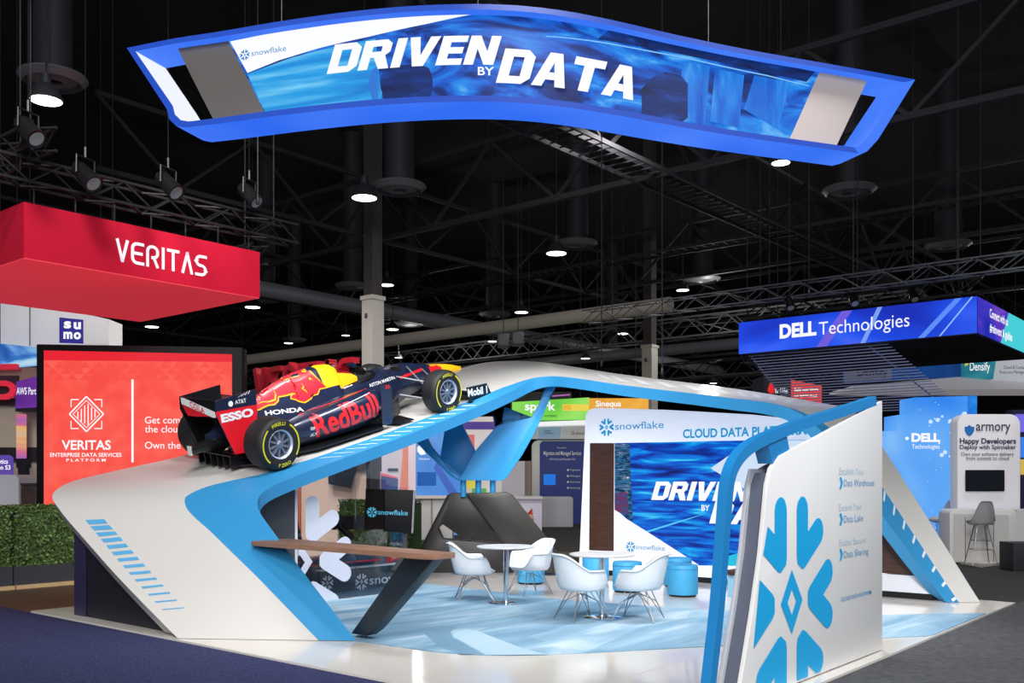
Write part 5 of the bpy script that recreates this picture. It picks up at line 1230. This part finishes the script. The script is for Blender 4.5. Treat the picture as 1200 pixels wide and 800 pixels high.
ctxt('Densify', GWHITE, dn, 1136.5, 434, 1160, 9.5, 32.85, .005); ctxt('Densify', mat('dark_print', (40, 44, 60), .5), dn, 1005, 440.5, 1040, 9.5, 32.9, .005); ctxt('Cloud & Container', MATS['dark_print'], dn, 1176, 432, 1206, 3.6, 32.85); ctxt('Resource Management', MATS['dark_print'], dn, 1171.5, 437.5, 1208, 3.6, 32.85)
slab('yellow_mark', [(1131, 429), (1135, 427), (1135, 420), (1131, 421)], 32.85, .01, glow('mark_yellow', (220, 205, 70), .9), dn)
# blue LED tower
dt = thing('led_tower', 'stepped light blue lit tower behind the white counter booth at the right', 'display wall', PD(1085, 640, 21))
TW = screen('light_blue_tower_picture', [(0, (40, 130, 236)), (.5, (96, 168, 246)), (.8, (150, 200, 250)), (1, (190, 222, 252))], .55, (1, 1, .8), s=1.0, dist=.2, detail=1)
slab('tower', [(1030, 640), (1145, 640), (1145, 463.5), (1071.5, 465.5), (1071.5, 486), (1052.5, 486), (1052.5, 505), (1030, 505)], 21, .8, TW, dt, smooth=0)
slab('side_strip', [(1134, 640), (1145, 640), (1145, 463.5), (1134, 463.7)], 20.99, .01, screen('tower_edge_picture', [(0, (10, 80, 200)), (1, (40, 150, 240))], 2, s=.95), dt, smooth=0)
rnd = random.Random(3); mb = MB()
for i in range(46):
    x = rnd.gauss(1112, 16) if i < 30 else rnd.uniform(1055, 1130); y = rnd.uniform(466, 540) if i < 30 else rnd.uniform(470, 600); r_ = rnd.choice((.5, .7, .9, 1.4, 2.4, 3)) if i < 30 else .5
    if not (1054 < x < 1131): continue
    if x < 1073 and y < 490: continue
    mb.add([PD(x+r_*cos(2*pi*k/14), y+r_*sin(2*pi*k/14), 20.97-.0005*i) for k in range(14)], [tuple(range(14))])
mb.build('dot_print', glow('bubble_white', (205, 230, 255), 1), dt, smooth=0)
ctxt('DELL', GWHITE, dt, 1068, 517, 1101.5, 9, 20.95, .05); ctxt('Technologies', GWHITE, dt, 1068.5, 525.5, 1101, 5, 20.95)
slab('dot', [(1063+2*cos(2*pi*k/12), 513.5+2*sin(2*pi*k/12)) for k in range(12)], 20.95, .005, GWHITE, dt)
# white counter booth with monitor
AD = 19.45
ab = thing('booth_tower', 'white rounded booth panel with navy slogan and a black monitor', 'display wall', PD(1160, 600, AD))
def rpx(x0, y0, x1, y1, r, c=(1, 1, 1, 1)): return [(x, -y) for x, y in rrect(x0, -y1, x1, -y0, r, 6, c)]
slab('panel', rpx(1122, 485, 1196, 604, 12, (1, 1, 0, 0)), AD, .35, mat('booth_white', (228, 226, 230), .45, emit=.12), ab, .03)
SHB = glow('shield_blue', (36, 112, 190), .75)
slab('shield_emblem', [(1130.5, 500), (1134, 499.5), (1136, 497.5), (1138, 499.5), (1142, 500), (1141.5, 505), (1139, 509), (1136, 511), (1133, 509), (1130.8, 505)], AD-.01, .008, SHB, ab)
NV = mat('navy_print', (34, 34, 78), .5); GP = mat('grey_print', (72, 70, 92), .5)
ctxt('armory', GP, ab, 1143.5, 504.5, 1184, 11, AD-.006, .012)
ctxt('Happy Developers', NV, ab, 1124.5, 519.5, 1190.5, 6, AD-.006, .03); ctxt('Deploy with Spinnaker', NV, ab, 1124.5, 526, 1190.5, 4.6, AD-.006, .025)
ctxt('Own your software delivery', GP, ab, 1126, 534, 1188, 4.2, AD-.006, .01); ctxt('from commit to cloud', GP, ab, 1132, 539, 1182, 4.2, AD-.006, .01)
am = thing('wall_monitor', 'black wall monitor hung on the white rounded booth panel', 'screen', PD(1155, 575, AD-.06))
slab('monitor', rect(1132.5, 550.5, 1177.5, 575.5), AD-.07, .06, mat('black_screen', (12, 12, 14), .5, spec=.15), am, .01); slab('glass', rect(1134, 552, 1176, 574), AD-.074, .004, mat('screen_glass', (10, 16, 26), .12), am)
ac = thing('demo_counter', 'white rounded demo counter under the black wall monitor', 'counter', PD(1152, 660, 18.8))
slab('counter_front', rpx(1113, 596.5, 1192, 659, 6, (1, 1, 0, 0)), 18.8, .5, WHITE, ac, .03); slab('side_return', [(1186, 659), (1260, 662), (1260, 596), (1192, 597)], 18.85, .45, mat('white_return', (214, 210, 214), .5), ac)
slab('recess', [(1117, 656), (1182, 656.5), (1182, 603), (1117, 602)], 18.795, .004, mat('counter_door', (205, 202, 198), .5), ac)
slab('door_line', rect(1131, 606, 1131.6, 656), 18.79, .004, DARK, ac); slab('door_line', rect(1164, 606, 1164.6, 656), 18.79, .004, DARK, ac); slab('shadow_gap', rect(1117, 602, 1182, 604.5), 18.79, .004, mat('shade_grey', (120, 116, 118), .6), ac)
dk = thing('booth_deck', 'pale raised base of the white counter booth', 'platform', PD(1160, 661, 17.7))
P = [PZ(1105, 656, -.03), PZ(1150, 664.5, -.03), PZ(1200, 657, -.03), PZ(1260, 650, -.03), PZ(1170, 640, -.03)]
mb = MB(); mb.prism([Vector((p.x, p.y, -.035)) for p in P], (0, 0, .045)); mb.build('deck', mat('booth_base_cream', (210, 204, 194), .5), dk)
bx = thing('storage_box', 'dark box beside the white demo counter at the right edge', 'box', PD(1195, 660, 17.2)); slab('box_body', rect(1187.5, 636, 1230, 660.5), 17.3, .5, DARK, bx, .01); slab('box_lid', rect(1187, 634.5, 1230.5, 636.5), 17.28, .54, BLACK, bx)
def make_barstool(label, rz):
    t = thing('bar_stool', label, 'stool', group='grey shell bar stools')
    bm = shell_mesh(False, .74); finish(bm, 'seat_shell', [mat('grey_shell', (168, 166, 168), .35)], t)
    for sx in (-1, 1):
        for sy in (-1, 1): mb = MB(); mb.tube([(sx*.09, sy*.09, .745), (sx*.24, sy*.22, 0)], .008, 8); mb.tube([(sx*.02, sy*.10, .745), (sx*.21, sy*.195, .14)], .005, 6); mb.build('leg', WIRE, t, world=False)
    mb = MB()
    for z, w in ((.28, .185), (.45, .15)): mb.tube([(-w, -w*.93, z), (w, -w*.93, z), (w, w*.93, z), (-w, w*.93, z)], .007, 6, closed=True)
    mb.build('foot_ring', WIRE, t, world=False); return t
p = PZ(1149.5, 661, .012); p.z = .012; b0 = make_barstool('grey shell bar stool before the white demo counter', 0); M_ = TM(p, atan2(FW.y, FW.x)-.15); b0.matrix_world = M_; reg(b0, M_)
for (px, py, d), lb in (((1107, 610, 20.15), 'grey shell bar stool by the blue lit tower, half hidden by the white leg'), ((1097, 607, 20.72), 'grey shell bar stool by the blue lit tower, farthest from the white counter')):
    q = PD(px, py, d); q.z = -.035; dup(b0, TM(q, 2.2), lb)
vi = thing('side_display', 'violet lit display edge at the right border of the picture', 'display', PD(1210, 580, 24))
slab('panel', rect(1186, 480, 1290, 640), 24, .3, mat('display_violet_case', (40, 36, 70), .5), vi); slab('violet_band', rect(1190, 485, 1290, 506), 23.98, .02, glow('violet_light', (120, 110, 235), .9), vi); slab('yellow_band', rect(1196, 538, 1290, 556), 23.98, .02, glow('amber_light', (225, 190, 90), .8), vi); slab('blue_band', rect(1190, 512, 1290, 536), 23.98, .02, glow('blue_light', (60, 130, 235), .9), vi)

# ================================================================== middle distance booths seen under the ramp
ob = thing('booth_wall', 'peach booth wall with a dark hanging screen behind the glass', 'wall panel', PD(400, 640, 20.5))
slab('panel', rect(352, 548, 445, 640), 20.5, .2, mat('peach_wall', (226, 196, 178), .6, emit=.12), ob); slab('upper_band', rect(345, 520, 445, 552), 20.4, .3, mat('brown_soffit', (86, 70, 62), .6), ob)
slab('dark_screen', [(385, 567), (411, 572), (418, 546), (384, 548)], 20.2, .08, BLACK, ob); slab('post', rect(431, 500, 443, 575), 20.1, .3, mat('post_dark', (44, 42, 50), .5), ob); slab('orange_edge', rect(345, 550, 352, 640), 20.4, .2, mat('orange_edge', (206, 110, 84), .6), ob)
gb = thing('graphic_wall', 'white graphic wall with a navy block and an orange slanted band', 'display wall', PD(465, 600, 21))
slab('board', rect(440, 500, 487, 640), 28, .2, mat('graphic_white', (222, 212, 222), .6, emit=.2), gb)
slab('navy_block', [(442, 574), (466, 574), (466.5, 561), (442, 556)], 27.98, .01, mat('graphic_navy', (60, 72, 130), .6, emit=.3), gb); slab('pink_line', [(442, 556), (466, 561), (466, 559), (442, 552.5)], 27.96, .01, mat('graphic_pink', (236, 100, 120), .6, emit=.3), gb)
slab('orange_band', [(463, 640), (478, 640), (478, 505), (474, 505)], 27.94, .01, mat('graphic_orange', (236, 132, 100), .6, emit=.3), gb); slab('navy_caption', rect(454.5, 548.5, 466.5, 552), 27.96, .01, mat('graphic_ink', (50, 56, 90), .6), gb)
cb = thing('demo_wall', 'blue demo wall with a small wall screen behind the brace', 'display wall', PD(515, 600, 21.5))
slab('board', rect(486, 500, 541, 590), 28.4, .2, screen('blue_demo_picture', [(0, (66, 130, 220)), (1, (110, 168, 238))], .8, s=.88), cb)
slab('screen', rect(489, 553, 511, 569), 28.2, .08, mat('blue_dark_screen', (18, 84, 160), .3, emit=.5), cb); slab('leaf_emblem', [(489, 524), (492, 521), (497, 527), (499, 532), (493, 533), (489, 529)], 28.38, .01, GWHITE, cb)
slab('dark_blue_wedge', [(512, 540), (541, 585), (530, 585), (508, 548)], 28.39, .01, mat('wedge_blue', (60, 96, 180), .6, emit=.4), cb); ctxt('Solutions', GWHITE, cb, 491, 538.5, 503.5, 2.2, 28.38)
mg = thing('graphic_wall', 'magenta and white graphic wall seen through the brace opening', 'display wall', PD(520, 560, 25))
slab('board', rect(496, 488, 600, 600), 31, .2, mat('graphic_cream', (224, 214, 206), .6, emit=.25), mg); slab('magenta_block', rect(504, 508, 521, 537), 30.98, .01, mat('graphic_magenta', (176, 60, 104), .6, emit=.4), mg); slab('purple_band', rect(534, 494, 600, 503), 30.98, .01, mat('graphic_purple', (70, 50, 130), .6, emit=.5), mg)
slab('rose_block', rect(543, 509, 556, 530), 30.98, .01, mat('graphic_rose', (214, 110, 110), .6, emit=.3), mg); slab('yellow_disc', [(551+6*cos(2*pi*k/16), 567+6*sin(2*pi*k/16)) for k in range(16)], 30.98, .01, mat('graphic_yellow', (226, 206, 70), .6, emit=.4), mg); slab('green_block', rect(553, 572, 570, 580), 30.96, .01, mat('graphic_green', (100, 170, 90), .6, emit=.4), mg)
ctxt('Chef', INK, mg, 510, 526, 519, 5, 30.96); 
c1 = thing('demo_counter', 'white demo counter behind the black monitor', 'counter', PZ(500, 632, -.03)); slab('body', rpx(484, 583, 530, 632, 3), 26.1, .8, WHITE, c1, .02); slab('top', rect(482, 581, 532, 584), 26, .9, mat('counter_top_cream', (230, 224, 216), .4), c1); slab('orange_kick', rect(450, 620, 484, 633), 26.3, .4, mat('orange_kick', (214, 104, 62), .6), c1); slab('dark_sash', rect(505, 583.5, 507, 632), 26.08, .02, mat('sash_grey', (160, 156, 152), .5), c1)
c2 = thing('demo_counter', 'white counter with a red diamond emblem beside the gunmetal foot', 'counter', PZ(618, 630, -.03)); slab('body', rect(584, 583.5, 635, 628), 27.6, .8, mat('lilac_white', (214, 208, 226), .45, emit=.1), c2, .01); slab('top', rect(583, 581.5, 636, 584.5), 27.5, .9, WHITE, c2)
slab('diamond_emblem', [(615, 605), (623.5, 595), (628, 605.5), (623.5, 612), (617, 610)], 27.58, .01, mat('diamond_red', (196, 44, 40), .5), c2); slab('orange_facet', [(619.5, 600), (623.5, 595), (625.5, 600), (622, 602)], 27.57, .01, mat('facet_orange', (226, 110, 50), .5), c2); ctxt('NEO', INK, c2, 616.5, 607, 627.5, 4, 27.56, .02)
c3 = thing('demo_counter', 'white rounded counter in front of the navy services panel', 'counter', PZ(653, 620, -.03)); slab('body', rpx(634, 582, 671.5, 617, 3), 33, .8, mat('counter_pearl', (206, 202, 206), .5), c3, .02); slab('front_panel', rect(646, 585, 670, 616), 32.98, .02, mat('counter_mist', (196, 196, 206), .5), c3)
cab = thing('cabinet', 'tall white cabinet beside the navy services panel', 'cabinet', PZ(602, 632, -.03)); slab('body', rect(588, 540, 615, 600), 30, .8, mat('cabinet_white', (206, 202, 204), .5), cab); slab('side', rect(615, 540, 622.5, 600), 30.1, .6, mat('cabinet_taupe', (140, 124, 112), .6), cab)
nv = thing('services_panel', 'navy services panel in a white rounded frame beside the feature wall', 'display wall', PZ(660, 620, -.03))
slab('frame', rpx(623, 515.5, 700, 600, 8, (1, 1, 0, 0)), 35, .5, WHITE, nv, .04); slab('navy_face', rpx(632.5, 516.5, 700, 596, 5, (1, 1, 0, 0)), 34.96, .03, mat('services_navy', (34, 46, 104), .6, emit=.4), nv)
ctxt('Migration and Managed Services', INK, nv, 637, 533, 681, 4.6, 34.9, .008); ctxt('AWS Cloud and Enterprise Tech', INK, nv, 644, 539, 674, 2.4, 34.9); ctxt('Presented', INK, nv, 653, 525.5, 663, 2.2, 34.9)
slab('small_screen', rect(635.5, 555, 651, 568), 24.8, .15, mat('small_screen_case', (16, 30, 70), .4), nv); slab('screen_face', rect(637, 555.5, 651, 568), 24.79, .01, glow('screen_azure', (24, 116, 220), .95), nv)
for k, y in enumerate((550.5, 557.5, 564.5, 571.5)): ctxt(('Migration', 'Managed', 'Services', 'Monitoring')[k], INK, nv, 668, y+1, 680, 2.2, 34.9); slab('bullet_mark', [(665.5+1.3*cos(2*pi*j/8), y+1.3*sin(2*pi*j/8)) for j in range(8)], 34.9, .005, INK, nv)
gs = thing('hanging_sign', 'green lit box sign with white lettering seen through the ribbon arch', 'hanging sign', PD(660, 480, 33))
GR = screen('green_sign_picture', [(0, (90, 190, 60)), (.5, (124, 216, 76)), (1, (160, 232, 110))], .7, s=.98, dist=0, detail=1)
slab('face', [(600, 492), (690, 490), (690.5, 465.5), (600, 471)], 33, .8, GR, gs); slab('yellow_bar', rect(659, 473.5, 690, 481), 32.97, .02, glow('sign_yellow', (240, 214, 80), .95), gs); slab('orange_bar', rect(659.5, 474.5, 669, 480), 32.95, .02, glow('sign_orange_bar', (240, 190, 60), .9), gs)
ctxt('spark', GWHITE, gs, 615, 480.5, 651, 9.5, 32.95, .02); ctxt('a new company', mat('sign_green_ink', (50, 110, 40), .5), gs, 626, 488, 653, 2.6, 32.95, .02); slab('underside', [(600, 495), (688, 492), (688, 497.5), (600, 500)], 33.1, .7, mat('sign_lit_under', (236, 236, 240), .6, emit=.6), gs)
os_ = thing('hanging_sign', 'orange lit box sign next to the green one behind the feature wall', 'hanging sign', PD(715, 480, 33.2))
slab('face', rect(691, 466.5, 760, 492), 33.2, .8, screen('orange_sign_picture', [(0, (228, 150, 40)), (1, (246, 186, 76))], 1, s=.95), os_); ctxt('Sinequa', GWHITE, os_, 698, 476, 728, 6.5, 33.15, .02)
wp = thing('booth_frieze', 'white booth frieze with small dark lettering above the navy panel', 'sign', PD(650, 506, 29))
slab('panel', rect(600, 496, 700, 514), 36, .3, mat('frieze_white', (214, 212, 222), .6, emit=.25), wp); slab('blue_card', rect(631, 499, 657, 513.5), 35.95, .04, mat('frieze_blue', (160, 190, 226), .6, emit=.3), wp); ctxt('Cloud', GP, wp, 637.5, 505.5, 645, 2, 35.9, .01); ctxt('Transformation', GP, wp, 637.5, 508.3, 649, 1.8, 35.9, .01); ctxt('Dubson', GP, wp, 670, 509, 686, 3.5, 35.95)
pk = thing('hanging_sign', 'thin dark sign with an orange and violet light line behind the arch', 'hanging sign', PD(610, 485, 36)); slab('face', rect(598, 459, 670, 494), 36, .3, mat('sign_dark_navy', (22, 20, 34), .6), pk); slab('light_line', [(647, 463.2), (668, 461.5), (668, 463), (647, 464.6)], 35.97, .02, glow('violet_line', (190, 110, 190), .9), pk); slab('violet_patch', [(598, 492), (612, 490), (606, 487), (598, 488)], 35.97, .02, glow('violet_patch', (90, 80, 200), .8), pk)

for t_, pts, d_ in ((rh, ((900, 441), (950, 450)), 42.3), (dn, ((1010, 427), (1128, 419), (1190, 416)), 33.1), (gs, ((620, 470), (680, 466)), 33.4), (os_, ((700, 467), (745, 467)), 33.6), (pk, ((610, 460), (660, 460)), 36.1), (sb, ((20, 350), (118, 372)), 23.3), (bb, ((0, 402), (35, 405)), 22.1)):
    for px_, py_ in pts: hang(t_, px_, py_, d_)
for y_ in (q0.y+.6, (q0.y+q1.y)/2, q1.y-.6):
    mb = MB(); mb.tube([(DX+.6, y_, zt), (DX+.6, y_, 15.0)], .012, 5); mb.build('hanging_cable', STEEL, ds)
for x_ in (X0+.5, X1-.5):
    pass
slab('legs', rect(600, 514, 604, 600), 36.2, .1, DARK, wp); slab('legs', rect(690, 514, 694, 600), 36.2, .1, DARK, wp)
# ================================================================== the hall roof
CREAM = mat('column_cream_paint', (186, 182, 176), .6, vary=.03); CDK = mat('column_dark_steel', (58, 54, 54), .6, vary=.1)
for px, d, yb, yt, lb, w in ((437, 28.5, 352, 290, 'cream hall column with a dark upper shaft behind the race car', 24.5), (761.5, 38, 408, 362, 'cream hall column with a dark upper shaft behind the ribbon arm', 18)):
    base = PD(px, 560, d); base.z = -.03; t = thing('hall_column', lb, 'column', base); s = w*d/FOC/1.35
    zt = CAM.z+(560-yb)/FOC*d; zd = CAM.z+(560-yt)/FOC*d
    MB().box((base.x-s/2, base.y-s/2, -.03), (base.x+s/2, base.y+s/2, zt)).build('cladding', CREAM, t)
    MB().box((base.x-s*.58, base.y-s*.58, zt), (base.x+s*.58, base.y+s*.58, zt+.12)).build('cap', CREAM, t)
    MB().box((base.x-s*.42, base.y-s*.42, zt+.12), (base.x+s*.42, base.y+s*.42, 15.0)).build('steel_shaft', CDK, t)
    fr = Frame((base.x-s/2-.001, base.y, 0), (0, -1, 0), (0, 0, 1)); flat([[(-.1, zt-.55), (.02, zt-.55), (.02, zt-.75+.35), (-.1, zt-.4)]], GP, t, fr, .004, 'number_plate')
def beam(label, a, b, h=.9, step=1.6, r=.05):
    return truss('roof_truss', label, a, b, 0, h, STEEL, step, r, box=False, cat='roof truss')
for u, lb in ((15.0, 'dark roof truss crossing above the race car, nearest of the cross trusses'), (26, 'dark roof truss crossing the hall behind the cream column'), (36, 'dark roof truss crossing the hall above the far lamps'), (47, 'dark roof truss crossing far at the back of the hall'), (58, 'dark roof truss crossing at the very back of the hall')):
    beam(lb, (u, -8, 10.0), (u, 60, 10.0), 2.0, 2.2, .07)
for v, lb in ((9.2, 'dark roof truss running away from above the stand'), (19.3, 'dark roof truss running away over the left half'), (30, 'dark roof truss running away over the red canopy'), (42, 'dark roof truss running away at the far left'), (-1, 'dark roof truss running away at the right')):
    beam(lb, (6, v, 9.9), (70, v, 9.9), 1.8, 2.2, .06)
def tray(label, a, b, w=.9):
    a = Vector(a); b = Vector(b); t = thing('cable_tray', label, 'cable tray', tuple((a+b)/2)); d = (b-a).normalized(); s = d.cross(UP).normalized()
    for e in (-1, 1): mb = MB(); mb.bar(a+s*e*w/2, b+s*e*w/2, .05, .1); mb.build('side_rail', STEEL, t, smooth=0)
    n = int((b-a).length/.35); mb = MB()
    for i in range(n): p = a+(b-a)*((i+.5)/n); mb.bar(p-s*w/2, p+s*w/2, .03)
    mb.build('rungs', STEEL, t, smooth=0)
tray('ladder cable tray running away above the stand to the right', (8, 9.3, 8.9), (34, 9.3, 8.9), 1.0); tray('ladder cable tray crossing the hall behind the cream column', (22, -2, 8.95), (22, 40, 8.95), .7)
def pipe(name, label, cat, a, b, r, m, hang=True):
    t = thing(name, label, cat, tuple((Vector(a)+Vector(b))/2)); mb = MB(); mb.tube([a, b], r, 16); mb.build('duct', m, t); n = 8
    for i in range(n):
        p = Vector(a).lerp(Vector(b), (i+.5)/n); mb = MB(); mb.tube([p, (p.x, p.y, 15.0)], .012, 5); mb.build('hanger_rod', STEEL, t)
    return t
DUCT = mat('duct_beige', (150, 142, 132), .6, emit=.07)
pipe('air_duct', 'long beige air duct crossing behind the columns', 'duct', (20.7, 12.3, 7.0), (20.7, 52, 7.0), .22, DUCT)
pipe('air_duct', 'grey air duct crossing low in the distance behind the ribbon peak', 'duct', (34, 6, 7.6), (34, 50, 7.6), .25, mat('duct_grey', (110, 112, 118), .5, .3, emit=.05))
pipe('air_duct', 'grey air duct running away above the blue hanging sign', 'duct', (10, -2.6, 9.6), (40, -2.6, 9.6), .3, MATS['duct_grey'])
pipe('air_duct', 'grey air duct running away high over the red canopy', 'duct', (14, 26, 8.4), (50, 26, 8.4), .28, MATS['duct_grey'])
LMP = glow('high_bay_light', (255, 248, 232), 6.0)
def high_bay(px, py, z, lb, s=1.0, lit=True):
    p = PZ(px, py, z); t = thing('high_bay_lamp', lb, 'lamp', p, group='high bay lamps of the hall')
    MB().lathe([(.30*s, 0), (.31*s, .02), (.22*s, .22*s), (.10*s, .32*s), (.08*s, .5*s), (0, .5*s)], 20, p).build('housing', DARK, t)
    MB().lathe([(0, -.01), (.28*s, -.005), (.29*s, .01)], 20, p, caps=False).build('diffuser', LMP if lit else mat('lamp_off', (120, 120, 116), .4), t)
    mb = MB(); mb.tube([p+UP*.5*s, (p.x, p.y, 15.0)], .015, 5); mb.build('stem', DARK, t)
for px, py, z, lb, s in ((54, 118, 8.4, 'glowing hall lamp above the left end of the red canopy, biggest of them', .95), (427, 232, 9, 'glowing hall lamp above the cream column behind the car', 1.15), (652, 297, 8.6, 'glowing hall lamp hanging above the ribbon peak', 1.1),
        (296, 360, 8.2, 'glowing hall lamp at the lower right corner of the red canopy', 1), (178, 383, 8.2, 'glowing hall lamp under the far edge of the red canopy', 1), (453, 334, 8.6, 'glowing hall lamp right beside the dark shaft of the cream column', .9), (460, 386, 8, 'glowing hall lamp low beside the cream column foot', .9),
        (611, 366, 8, 'glowing hall lamp hanging over the ribbon peak with a second cone', .9), (730, 391, 8, 'glowing hall lamp just left of the second column', .8), (825, 411, 7.6, 'glowing hall lamp left of the blue hanging sign', .8), (800, 340, 8.6, 'glowing hall lamp above the blue hanging sign left end', .8),
        (686, 420, 7.1, 'glowing small hall lamp just over the ribbon arm', .7), (467, 419, 7.4, 'glowing small hall lamp just over the car nose', .6), (338, 402, 8, 'glowing small hall lamp behind the race car engine cover', .7), (836, 449, 7.2, 'glowing small hall lamp near the small black and red box sign', .7),
        (915, 191, 9.5, 'glowing hall lamp touching the lower edge of the header', .8), (1175, 454, 7, 'glowing small hall lamp at the right edge under the teal sign', .8), (405, 393, 8, 'glowing small hall lamp left of the cream column', .6), (577, 400, 7.2, 'glowing small hall lamp under the long duct', .6)):
    high_bay(px, py, z, lb, s)
AV = mat('vent_grey', (92, 92, 96), .5, .2, emit=.03)
def vent(px, py, z, lb, s=1.0):
    p = PZ(px, py, z); t = thing('ceiling_vent', lb, 'ceiling vent', p, group='round ceiling vents')
    MB().lathe([(.50*s, 0), (.62*s, .10*s), (.60*s, .14*s), (.36*s, .16*s), (.36*s, .18*s)], 28, p, caps=False).build('outer_ring', AV, t, smooth=30)
    MB().lathe([(.2*s, .0), (.42*s, .06*s), (.40*s, .09*s), (.16*s, .05*s)], 24, p, closed=True).build('inner_cone', AV, t)
    mb = MB(); mb.lathe([(.34*s, .15*s), (.34*s, 15.0-p.z)], 20, p, caps=False); mb.build('drop_duct', mat('duct_dark', (30, 31, 38), .7), t)
for px, py, z, lb, s in ((62, 98, 9.0, 'round ceiling vent behind the biggest hall lamp at the left', 1.0), (468, 224, 9.2, 'round ceiling vent beside the lamp above the cream column', 1.15), (995, 228, 9.2, 'round ceiling vent below the right end of the header', 1.15), (1111, 291, 9.2, 'round ceiling vent above the corner of the blue sign', 1.2),
        (676, 289, 9.2, 'round ceiling vent right beside the lamp over the ribbon peak', 1.1), (413, 338, 9.0, 'round ceiling vent left of the dark column shaft', 1.1), (480, 382, 8.8, 'round ceiling vent low right of the cream column', 1.1), (580, 371, 9, 'round ceiling vent over the ribbon peak', 1.2), (823, 330, 9, 'round ceiling vent above the blue hanging sign left end', 1.1),
        (312, 353, 9, 'round ceiling vent at the right edge of the red canopy', 1.1), (345, 400, 8.6, 'round ceiling vent behind the race car', 1), (716, 421, 8.4, 'round ceiling vent over the ribbon arm', 1.2)):
    vent(px, py, z, lb, s)
for px, py0, py1, d, lb in ((776, 215, 440, 17, 'thin suspension cable hanging over the ribbon arm'), (705, 160, 430, 19, 'thin suspension cable hanging left of the second column'), (302, 165, 240, 17, 'thin suspension cable right above the red canopy end'), (948, 160, 345, 22, 'thin suspension cable above the blue sign lettering')):
    t = thing('suspension_cable', lb, 'cable', PD(px, py1, d)); mb = MB(); a = PD(px, py1, d); mb.tube([a, (a.x, a.y, 14.8)], .012, 6); mb.build('cable', STEEL, t); MB().lathe([(.02, 0), (.03, .02), (.03, .12), (.02, .14)], 8, a).build('hook_weight', BLACK, t)
for px, py, lb in ((590, 398, 'black speaker box hanging under the long duct, left of two'), (607, 396, 'black speaker box hanging under the long duct, right of two')):
    t = thing('hanging_speaker', lb, 'loudspeaker', PD(px, py, 27)); slab('cabinet', rect(px-7, py-8, px+7, py+8), 27, .4, BLACK, t, .03); slab('grille', rect(px-5, py-6, px+5, py+6), 26.98, .02, DARK, t); c_ = PD(px, py-8, 27.2); mb = MB(); mb.tube([c_, (c_.x, c_.y, 15.0)], .012, 5); mb.build('cable', STEEL, t)

# more steel far down the hall
LST = mat('pale_truss_steel', (96, 96, 102), .6, .3)
for (u, z, lb) in ((30.5, 7.9, 'pale grey truss low in the distance behind the ribbon peak, nearer one'), (39, 7.2, 'pale grey truss low in the distance behind the ribbon peak, middle one'), (50, 7.6, 'pale grey truss low in the distance behind the ribbon peak, farthest one')):
    truss('roof_truss', lb, (u, 8, z), (u, 60, z), .8, .8, LST, .9, .035, cat='roof truss')
# prints, letters and marks belong to the face they sit on
for t_, pn, keys in ((hd, 'led_screen', ('letter', 'snowflake')), (fw_, 'board', ('letter', 'snowflake')), (sp, 'front_skin', ('letter', 'snowflake', 'chevron')), (lw, 'screen', ('letter', 'divider', 'diamond', 'triangle', 'screen_header')),
                     (ds, 'front_screen', ('light_ray',)), (ab, 'panel', ('letter', 'shield')), (dt, 'tower', ('letter', 'dot')), (tv, 'housing', ('letter', 'snowflake')), (br, 'board', ('letter', 'snowflake')),
                     (vc, 'fabric_box', ('letter',)), (rib, 'white_deck', ('tick_mark',)), (nv, 'navy_face', ('letter', 'bullet')), (gs, 'face', ('letter', 'yellow_bar', 'orange_bar')), (os_, 'face', ('letter',)), (rh, 'black_face', ('hat',)), (dn, 'teal_face', ('yellow_mark',)), (aw, 'sign_board', ('letter',)), (sb, 'blue_square', ('letter',)), (gb, 'board', ('navy', 'pink', 'orange')), (mg, 'board', ('letter', 'magenta', 'purple', 'rose', 'yellow', 'green'))):
    face_ = [c for c in t_.children if c.name.split('.')[0] == pn][0]
    for c in list(t_.children):
        if c is not face_ and c.name.startswith(keys): c.parent = face_
